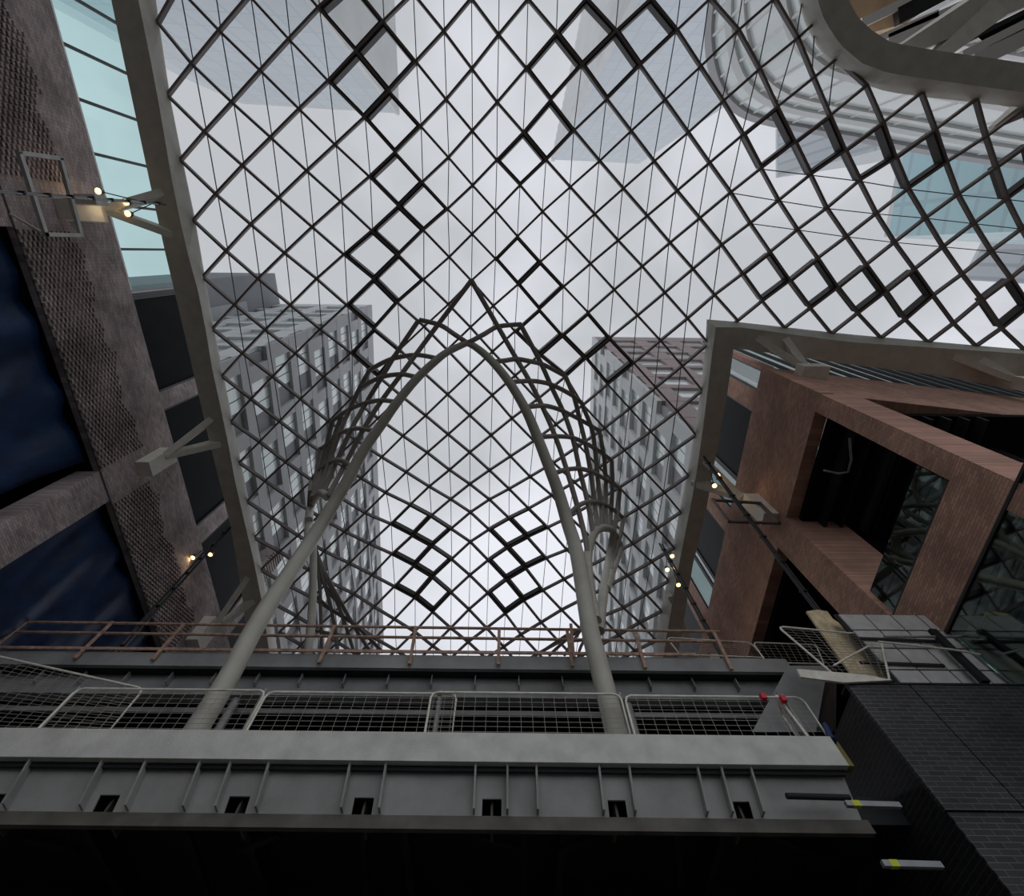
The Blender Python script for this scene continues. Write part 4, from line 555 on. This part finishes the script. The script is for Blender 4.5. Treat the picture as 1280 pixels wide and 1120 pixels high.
for a, b in notch:
    m_ = (a + b) / 2 + 0.0; MB().box(m_ - 0.02, m_ + 0.02, 8.62, 9.3, 4.87, 5.1).build('cross_tie', 'girder_dark', Bn)
# dark soffit with cross ribs
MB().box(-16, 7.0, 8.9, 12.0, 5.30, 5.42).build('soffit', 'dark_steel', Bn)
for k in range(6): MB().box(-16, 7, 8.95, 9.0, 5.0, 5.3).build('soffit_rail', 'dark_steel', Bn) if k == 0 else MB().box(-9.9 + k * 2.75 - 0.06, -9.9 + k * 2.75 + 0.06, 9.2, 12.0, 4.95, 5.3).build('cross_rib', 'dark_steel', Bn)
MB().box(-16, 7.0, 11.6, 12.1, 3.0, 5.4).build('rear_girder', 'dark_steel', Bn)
for a, b in (((30, 1045), (100, 1062)), ((235, 1040), (262, 1120)), ((455, 1040), (458, 1115)), ((655, 1040), (655, 1110)), ((845, 1040), (850, 1105)), ((600, 1045), (650, 1060)), ((960, 1040), (1050, 1085)), ((700, 1060), (760, 1040)), ((300, 1062), (350, 1042))):
    MB().beam(at(*a, Z=4.95), at(*b, Z=4.95), 0.10, 0.10).build('wind_brace', 'dark_steel', Bn)

# mesh fence panels
def panel(c, label, nx=None, loose=False, wires=True):
    """c: four corners (bottom a, top a, top b, bottom b)"""
    a0, a1, b1, b0 = [Vector(p) for p in c]
    e = thing('mesh_panel', lerp(a0, b0, 0.5), label, 'fence panel', 'welded mesh fence panels')
    r = 0.13; top = (b1 - a1).normalized(); sa = (a1 - a0).normalized(); sb = (b1 - b0).normalized()
    path = [a0, a1 - sa * r, a1 - sa * r * .3 + top * r * .3, a1 + top * r, b1 - top * r, b1 - top * r * .3 - sb * r * .3, b1 - sb * r, b0, a0]
    MB().tube(path, 0.024, 8).build('tube_frame', 'galv_tube', e, True)
    L = (b0 - a0).length; Hh = (a1 - a0).length; n = nx or max(3, int(L / 0.22)); m_ = max(3, int(Hh / 0.105)); w = MB()
    for i in range(1, n):
        w.beam(lerp(a0, b0, i / n), lerp(a1, b1, i / n), 0.006, 0.006)
    for j in range(1, m_): w.beam(lerp(a0, a1, j / m_), lerp(b0, b1, j / m_), 0.006, 0.006)
    w.build('wire_mesh', 'wire_grey', e)
    return e
zb_, zt_ = 5.98, 7.05
def pan(u0, u1, y, label, ztop=zt_):
    a = at(u0, 857, Y=y).x; b = at(u1, 857, Y=y).x
    return panel([(a, y, zb_), (a, y, ztop), (b, y, ztop), (b, y, zb_)], label)
pa = at(-40, 812, Y=8.5); pb = at(180, 861, Y=8.5)
panel([(pa.x, 8.5, zb_), (pa.x, 8.5, pa.z), (pb.x, 8.5, pb.z), (pb.x, 8.5, zb_)], 'mesh fence panel with a sloping top rail at the grey building end of the bridge')
pan(101, 336, 8.38, 'mesh fence panel crossed by the thick grey column near the grey building')
pan(339, 572, 8.42, 'mesh fence panel midway between the two thick tube columns, grey building half')
pan(541, 772, 8.38, 'mesh fence panel in the middle whose end is crossed by the second thick column')
pan(777, 992, 8.42, 'mesh fence panel with red clamps at the brown building end of the bridge')
for i, (a, lb) in enumerate(((105, 'leaning grey fence post at the sloping mesh panel'), (337, 'grey fence post just past the first thick column'), (552, 'grey fence post at the centre mesh overlap'), (771, 'grey fence post right behind the second thick column'), (968, 'grey fence post beside the red clamps'))):
    x = at(a, 855, Y=8.5).x; o = MB().tube([(x, 8.48, 5.98), (x, 8.48, 7.16)], 0.04, 10).build('fence_post', 'post_grey', None, True); tag(o, lb, 'fence post', 'fence posts on the lower bridge')
for u, v, lb in ((954, 871, 'red clamp on the pale top rail, further from the fence post'), (979, 874, 'red clamp on the pale rail next to the fence post')):
    p = at(u, v, Y=8.36); tag(MB().box(p.x - 0.05, p.x + 0.05, p.y - 0.05, p.y + 0.05, p.z - 0.06, p.z + 0.06).build('rail_clamp', 'red_plastic'), lb, 'clamp')
# end panel turned towards the stair block
q0, q1 = at(1012, 918, Y=8.36), at(985, 872, Y=8.5)
panel([(5.75, 8.3, zb_), (5.75, 8.5, 7.2), (6.35, 9.6, 7.6), (6.35, 9.4, zb_)], 'short mesh panel with a red and white sign by the black brick block', 5)
sg = thing('site_sign', (6.1, 9.0, 6.1), 'red and white sign board hung on the short mesh panel', 'sign')
MB().hexa([(5.95, 8.75, 7.3), (6.3, 9.35, 7.3), (6.3, 9.38, 7.3), (5.95, 8.78, 7.3)], [(5.95, 8.75, 7.45), (6.3, 9.35, 7.5), (6.3, 9.38, 7.5), (5.95, 8.78, 7.45)]).build('red_strip', 'red_plastic', sg)
MB().hexa([(5.9, 8.75, 6.2), (6.25, 9.35, 6.2), (6.25, 9.38, 6.2), (5.9, 8.78, 6.2)], [(5.9, 8.75, 7.28), (6.25, 9.35, 7.28), (6.25, 9.38, 7.28), (5.9, 8.78, 7.28)]).build('board', 'white_board', sg)

# ---------------------------------------------------------------- upper bridge (far)
Bf = thing('bridge', (-2, 13, 9.8), 'upper steel bridge with rusty tube railing, behind the mesh fence', 'bridge')
MB().box(-20, 8.75, 11.5, 11.62, 10.5, 11.0).build('edge_plate', 'far_steel', Bf)
MB().box(-20, 8.75, 11.62, 18.0, 10.55, 10.95).build('deck', 'dark_steel', Bf)
MB().box(-20, 8.6, 11.95, 12.02, 10.0, 10.55).build('web_plate', 'far_steel', Bf)
MB().box(-20, 8.6, 11.9, 12.25, 9.86, 9.98).build('bottom_flange', 'far_steel', Bf)
MB().box(-20, 8.6, 12.3, 12.36, 9.6, 9.75).build('cable_tray', 'far_steel', Bf)
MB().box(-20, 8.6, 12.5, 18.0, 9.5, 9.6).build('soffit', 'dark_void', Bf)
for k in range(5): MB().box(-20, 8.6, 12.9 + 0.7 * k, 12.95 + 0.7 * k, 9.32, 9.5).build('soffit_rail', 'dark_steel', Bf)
for k in range(21): x = -19 + k * 1.3; MB().box(x, x + 0.03, 11.75, 11.95, 10.15, 10.5).build('stiffener', 'far_steel', Bf)
rail = thing('tube_railing', (-4, 11.5, 11.0), 'rusty scaffold tube railing along the upper bridge', 'railing')
zt2 = 12.2
for (z, y, u0, u1) in ((12.14, 11.45, -60, 905), (11.72, 11.47, -60, 915)):
    a, b = at(u0, 790, Y=y).x, at(u1, 800, Y=y).x; MB().tube([(a, y, z + 0.03), (b, y, z - 0.08)], 0.045, 8).build('rail', 'rust_tube', rail, True)
MB().box(at(-60, 800, Y=11.4).x, 6.0, 11.4, 11.44, 11.0, 11.1).build('toe_board', 'rust_tube', rail)
for u0, v0, u1, v1 in ((34, 776, -12, 812), (141, 777, 93, 823), (231, 779, 190, 825), (418, 783, 398.5, 829), (520, 784, 512, 830), (624, 787, 623, 831), (709, 789, 715.6, 833), (793.6, 791, 807, 835), (892, 790, 915, 837), (713.5, 780, 717, 822)):
    MB().beam(at(u0, v0, Y=11.4), at(u1, v1, Y=11.4), 0.10, 0.05, (0, 1, 0)).build('post', 'rust_tube', rail)
# hanging struts between bridges
for u, lb in ((313, 'dark vertical steel post under the upper bridge behind the mesh, grey building side'), (775, 'dark vertical steel post under the upper bridge behind the second thick column')):
    a = at(u, 846, Y=12.1); o = MB().tube([(a.x, 12.1, 9.9), (a.x, 12.1, 5.9)], 0.12, 10).build('hanger_post', 'post_grey', None, True); tag(o, lb, 'steel post')
# second fence run behind, near brown building
panel([at(850, 818, Y=12.2), at(833, 797, Y=12.2), at(938, 803, Y=12.2), at(955, 822, Y=12.2)], 'white mesh barrier lying behind the rusty railing before the edge beam', 9)
panel([at(958, 828, Y=12.0), at(941, 803, Y=12.0), at(1020, 806, Y=12.0), at(1030, 830, Y=12.0)], 'mesh barrier in the black gap between the brown building and the timber boards', 9)

# ---------------------------------------------------------------- end pier, stair block and timber
pr = MB().hexa([at(940, 915, Y=10.4), at(1020, 915, Y=10.4), at(1045, 915, Y=11.6), at(960, 915, Y=11.6)], [at(985, 832, Y=10.4), at(1035, 832, Y=10.4), at(1046, 832, Y=11.6), at(990, 832, Y=11.6)])
tag(pr.build('steel_pier', 'far_steel'), 'grey steel end pier standing between the two bridges by the black brick block', 'pier')
bb = thing('brick_block', (10, 10, -EYE), 'black brick stair block with a raised upper panel', 'brick block')
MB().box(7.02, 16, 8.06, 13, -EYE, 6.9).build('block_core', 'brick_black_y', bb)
MB().box(6.96, 8.205, 7.98, 8.055, 4.68, 7.0).build('face_panel', 'brick_black', bb)
MB().box(8.235, 16, 7.98, 8.055, 4.68, 7.0).build('face_panel', 'brick_black', bb)
MB().box(7.0, 16, 8.02, 8.055, -EYE, 4.67).build('lower_face', 'brick_black', bb)
MB().box(6.96, 16, 7.96, 8.3, 7.0, 7.04).build('coping', 'frame_dark', bb)
pw = thing('panel_wall', (9.4, 8.25, 7.04), 'pale grey square panelled wall standing on the black brick block', 'panel wall')
xs = [8.35, 9.0, 9.65, 10.3, 10.95]; zs = [7.05, 7.62, 8.22, 8.78, 9.32]
for i in range(4):
    for j in range(4):
        MB().box(xs[i] + 0.02, xs[i + 1] - 0.02, 8.24, 8.28, zs[j] + 0.02, zs[j + 1] - 0.02).build('panel', 'panel_grey', pw)
MB().box(8.3, 11.0, 8.285, 8.33, 7.04, 9.36).build('backing', 'frame_dark', pw)
for v in (798, 828): a, b = at(1075, v, Y=8.2), at(1180, v + 4, Y=8.2); MB().beam(a, b, 0.04, 0.06).build('ledge', 'frame_dark', pw)
tag(MB().beam(at(1165, 788, Y=8.0), at(1232, 853, Y=8.0), 0.16, 0.1, (0, 1, 0)).build('stair_stringer', 'dark_steel'), 'dark brown steel stringer running up beside the panelled wall', 'stringer')
tag(MB().tube([at(1098, 802, Y=7.9), at(1190, 812, Y=7.9), at(1225, 818, Y=7.9)], 0.022, 8).build('guard_rail', 'galv_tube', None, True), 'pale tube rail crossing the panelled wall above the black block', 'rail')
tag(MB().tube([at(1105, 796, Y=8.0), at(1195, 796, Y=8.0), at(1225, 792, Y=8.0)], 0.03, 8).build('guard_rail', 'post_grey', None, True), 'grey rail level across the panelled wall to the glass wall', 'rail')
panel([at(1050, 850, Y=8.0), at(972, 783, Y=8.3), at(1100, 795, Y=8.3), at(1112, 850, Y=8.0)], 'tilted mesh panel with rounded tube corner in front of the timber boards', 9)
def plank(pts, y, th, mat, label):
    f = [at(u, v, Y=y) for u, v in pts]; tag(MB().hexa(f, [p + Vector((0, th, 0)) for p in f]).build('timber_board', mat), label, 'board', 'timber boards by the black brick block')
plank([(1008, 764), (1022, 762), (1080, 842), (1064, 842)], 8.55, 0.06, 'wood', 'front timber board of the leaning stack, splintered upper end')
plank([(1022, 762), (1034, 764), (1098, 846), (1080, 844)], 8.6, 0.06, 'wood', 'middle timber board of the leaning stack')
plank([(1036, 770), (1048, 778), (1112, 848), (1099, 846)], 8.65, 0.06, 'wood', 'rearmost timber board of the leaning stack')
plank([(996, 836), (1080, 843), (1116, 850), (1055, 853), (1001, 846)], 7.9, 0.05, 'wood_white', 'pale flat board lying across the top of the black brick block')
tag(MB().tube([at(1042, 832, Y=7.9), at(1085, 808, Y=7.9)], 0.02, 8).build('batten', 'galv_tube', None, True), 'thin pale stick lying over the leaning timber boards', 'stick')
tag(MB().box(6.02, 6.16, 8.2, 8.4, 5.5, 5.95).build('foam_block', 'mustard_foam'), 'mustard block wedged between the bridge end and the black brick', 'packing')
tag(MB().tube(dense([(6.04, 8.15, 5.92), (6.08, 8.2, 6.05), (6.15, 8.25, 6.2), (6.2, 8.3, 6.35)], 4), [0.07, 0.05], 8).build('plastic_wrap', 'blue_plastic', None, True), 'dark blue plastic wrap tucked beside the black brick block', 'plastic')
for v0, u0, u1, lb in ((1005, 1057, 1125, 'short grey bar with yellow tape on the black block, higher one'), (1080, 1103, 1177, 'short grey bar with yellow tape on the black block, lower one')):
    a, b = at(u0, v0, Y=7.955), at(u1, v0 + 2, Y=7.955); e = thing('support_bar', a, lb, 'metal bar', 'grey bars with yellow tape')
    MB().beam(a, b, 0.07, 0.075).build('channel', 'bar_grey', e); c = lerp(a, b, 0.12); d = lerp(a, b, 0.26); MB().beam(c, d, 0.078, 0.082).build('tape', 'yellow_tape', e)
tag(MB().tube([at(983, 995, Y=8.2), at(1062, 997, Y=8.2)], 0.045, 10).build('pipe_end', 'dark_steel', None, True), 'black round pipe against the lower bridge web by the black brick', 'pipe')

# ---------------------------------------------------------------- distant towers seen through the glass
def tower(name, A, B, wdir, depth, ztop, zbot, fh, bay, matw, matp, label, endmat, side=1):
    """A-B: roof edge of the long facade; wdir: direction of the end face"""
    A, B = Vector(A), Vector(B); e = thing(name, (A.x, A.y, zbot), label, 'tower')
    d = (B - A); d.z = 0; L = d.length; d.normalize(); w = Vector(wdir).normalized()
    def blk(mb, a, b, c, f, z0, z1, mat=None):
        P = [Vector((A.x, A.y, 0)) + d * a + w * c, Vector((A.x, A.y, 0)) + d * b + w * c, Vector((A.x, A.y, 0)) + d * b + w * f, Vector((A.x, A.y, 0)) + d * a + w * f]
        mb.hexa([p + Vector((0, 0, z0)) for p in P], [p + Vector((0, 0, z1)) for p in P], mat)
    mb = MB(); blk(mb, 0.33, L - 0.5, 0.33, depth, zbot, ztop - 0.5); mb.build('core', matp, e)
    mb = MB(); nf = int((ztop - 2.4 - zbot) / fh)
    blk(mb, 0, L, 0, 0.32, ztop - 2.4, ztop); z = ztop - 2.4
    for i in range(nf): blk(mb, 0, L, 0, 0.32, z - fh, z - fh + 1.1); z -= fh
    z = ztop - 2.4; nb = int(L / bay)
    for i in range(nb + 1):
        for k in range(nf):
            off = (0.5 if k % 3 == 1 else 0.0) * bay * 0.4; a = i * bay + off - 0.0
            blk(mb, a, min(a + bay * 0.22, L), 0.02, 0.31, z - fh * (k + 1) + 1.1, z - fh * k)
    mb.build('wall_grid', matw, e)
    wins = []
    for k in range(nf):
        for i in range(nb):
            off = (0.5 if k % 3 == 1 else 0.0) * bay * 0.4; a = i * bay + off + bay * 0.22; b = (i + 1) * bay + off; m2 = MB()
            zz0, zz1 = z - fh * (k + 1) + 1.1, z - fh * k
            cc = a + (b - a) * 0.62
            for t0, t1 in ((0, .31), (.345, .655), (.69, 1)): blk(m2, a + (cc - a) * t0, a + (cc - a) * t1, 0.24, 0.31, zz0, zz1)
            wins.append(m2)
    for m2 in wins[:100]: m2.build('window', 'window_mint', e)
    if len(wins) > 100:
        m3 = MB()
        for m2 in wins[100:]:
            m3.add(m2.v, m2.f)
        o = m3.build('window', 'window_mint', e); o['kind'] = 'stuff'
    # end face
    mb = MB(); blk(mb, 0, 0.32, 0.33, depth, ztop - 2.4, ztop)
    z = ztop - 2.4
    for i in range(nf): blk(mb, 0, 0.32, 0.33, depth, z - fh, z - fh + 1.0); z -= fh
    for i in range(int(depth / 4) + 1): blk(mb, 0.02, 0.31, 0.6 + i * 4, 0.6 + i * 4 + 1.5, zbot, ztop - 2.4)
    mb.build('end_wall', endmat, e)
    for i in range(int(depth / 4)):
        m2 = MB(); blk(m2, 0.24, 0.31, 2.1 + i * 4 + 0.3, 0.6 + i * 4 + 3.9, zbot, ztop - 2.45); m2.build('end_window', 'window_mint', e)
    return e
tower('apartment_tower', at(465, 381, Z=60), (-19.6, 60, 60), (-1, 0, 0), 11.2, 60, 18.9, 3.6, 4.8, 'tower_grey', 'tower_dark', 'pale grey apartment tower with mint windows seen through the glass above the grey brick building', 'tower_white')
tower('apartment_tower', at(740, 421, Z=60), (13.6, 60, 60), (1, 0, 0), 14.0, 60, 22.6, 3.6, 4.8, 'tower_white', 'tower_grey', 'white and pink apartment tower seen through the glass next to the brown building', 'tower_pink')
t = thing('apartment_tower', (-29, 3, 18.9), 'darker grey tower block stepping forward beside the pale grey apartment tower', 'tower')
MB().box(-36.5, -27.6, 2.55, 24, 18.9, 60).build('wall', 'tower_dark', t)
for k in range(6): MB().box(-27.5, -27.42, 5 + 3 * (k % 3), 6.6 + 3 * (k % 3), 44 - 8 * (k // 3), 52 - 8 * (k // 3)).build('window', 'tower_grey', t)
def prism(pts, ztop, zbot, mat, label, name='office_tower', extra=()):
    P = [at(u, v, Z=ztop) for u, v in pts] + [Vector(p) for p in extra]; ar = sum(P[i].x * P[(i + 1) % len(P)].y - P[(i + 1) % len(P)].x * P[i].y for i in range(len(P)))
    if ar < 0: P = P[::-1]
    e = thing(name, (sum(p.x for p in P) / len(P), sum(p.y for p in P) / len(P), zbot), label, 'tower')
    MB().hexa([Vector((p.x, p.y, zbot)) for p in P], [Vector((p.x, p.y, ztop)) for p in P]).build('facade', mat, e)
    MB().hexa([Vector((p.x, p.y, ztop)) for p in P], [Vector((p.x, p.y, ztop + 0.8)) for p in P]).build('parapet', 'tower_white', e)
    return e, P
e, P = prism([(212, 60), (225, 95), (300, 128), (495, 140), (489, 0), (486, -50)], 90, 18.9, 'curtain_pale', 'hazy blue grey glass tower above the roof, at the grey building side behind the viewer', extra=[(-75, -60, 90)])
a, b = at(495.5, 141, Z=90), at(489, 0, Z=90)
f = MB()
for k in range(26): p = lerp(a, b, k / 25); f.box(p.x, p.x + 0.5, p.y - 0.3, p.y + 0.3, 30, 90)
f.build('fin', 'tower_white', e)
e, P = prism([(735, 0), (693, 199), (800, 204), (886, 146), (905, -10)], 170, 50, 'curtain_pale', 'hazy glass tower with pale vertical fins seen through the middle of the roof', extra=[])
a, b = at(693, 199, Z=170), at(735, 0, Z=170)
f = MB()
for k in range(20): p = lerp(a, b, k / 19); f.box(p.x - 1.0, p.x, p.y - 0.6, p.y + 0.6, 50, 170)
f.build('fin', 'tower_white', e)
# curved building with white bands over the open corner
cb = thing('curved_building', (24, -20, 24), 'pale curved building with white bands and fins above the open corner of the roof', 'building')
ZC = 52
O0 = [at(u, v, Z=ZC) for u, v in [(905, -60), (896, 0), (893, 45), (899, 85), (912, 115), (935, 136), (965, 147), (1010, 156), (1080, 168), (1180, 186), (1300, 205)]]
O1 = dense(O0, 3)
def ring(z0, z1, grow, mat, name):
    n = len(O1); mb = MB(); ce = Vector((45, -35, 0)); rows = []
    for p in O1:
        d = (ce - Vector((p.x, p.y, 0))).normalized(); a = Vector((p.x, p.y, 0)) - d * grow; b = a + d * (grow + 1.0)
        rows.append([a + Vector((0, 0, z0)), b + Vector((0, 0, z0)), b + Vector((0, 0, z1)), a + Vector((0, 0, z1))])
    mb.loft(rows); return mb.build(name, mat, cb)
ring(26, ZC, 0.0, 'window_mint', 'glass_skin')
for k, z in enumerate((27.5, 34, 40.5, 46, 48.2)): ring(z, z + (0.5, 0.5, 0.9, 0.7, 1.2)[k], 0.25, 'white_band' if k % 2 else 'tower_white', 'floor_band')
ring(ZC, ZC + 1.5, 0.3, 'tower_grey', 'parapet')
for i in range(0, len(O1), 2): p = O1[i]; MB().beam((p.x - 0.1, p.y, 26), (p.x - 0.1, p.y, ZC), 0.16, 0.16).build('fin', 'white_band', cb)
ts = thing('curved_building', (19, -14, 20), 'tan stone building corner with dark windows seen in the open corner of the roof', 'building')
q = [at(u, v, Z=26) for u, v in [(1040, -30), (1060, 20), (1085, 42), (1130, 30), (1190, -8), (1190, -60)]]
if sum(q[i].x * q[(i + 1) % 6].y - q[(i + 1) % 6].x * q[i].y for i in range(6)) < 0: q = q[::-1]
MB().hexa(q, [v + Vector((0, 0, 2)) for v in q]).build('stone_soffit', 'tan_stone', ts)
for (a, b, w, m_) in (((1075, 30), (1180, -20), 0.35, 'white_band'), ((1095, 50), (1170, 18), 0.25, 'white_band'), ((1108, 53), (1290, -30), 0.5, 'white_band'), ((1200, 70), (1300, 20), 0.3, 'white_band'), ((1215, 78), (1300, 38), 0.6, 'tower_white'), ((1190, 60), (1300, 5), 0.18, 'frame_dark'), ((1120, 22), (1200, -20), 0.6, 'frame_dark')):
    MB().beam(at(*a, Z=25.4), at(*b, Z=25.4), w, 0.3).build('balcony_band', m_, ts)
MB().hexa([at(u, v, Z=25.8) for u, v in [(1215, 40), (1300, 8), (1300, 50), (1240, 62)]], [at(u, v, Z=26.3) for u, v in [(1215, 40), (1300, 8), (1300, 50), (1240, 62)]]).build('dark_window', 'window_black', ts)
prism([(972, 160), (972, 222), (1090, 204), (1100, 150)], 120, 60, 'curtain_grey', 'small grey glass tower peeking below the pale curved building')
prism([(1130, 190), (1110, 296), (1300, 306), (1300, 190)], 75, 24, 'curtain_blue', 'turquoise glass tower seen through the lattice over the side street')
prism([(1232, 300), (1206, 350), (1300, 356), (1300, 300)], 110, 40, 'curtain_grey', 'pale striped tower seen below the turquoise glass tower')
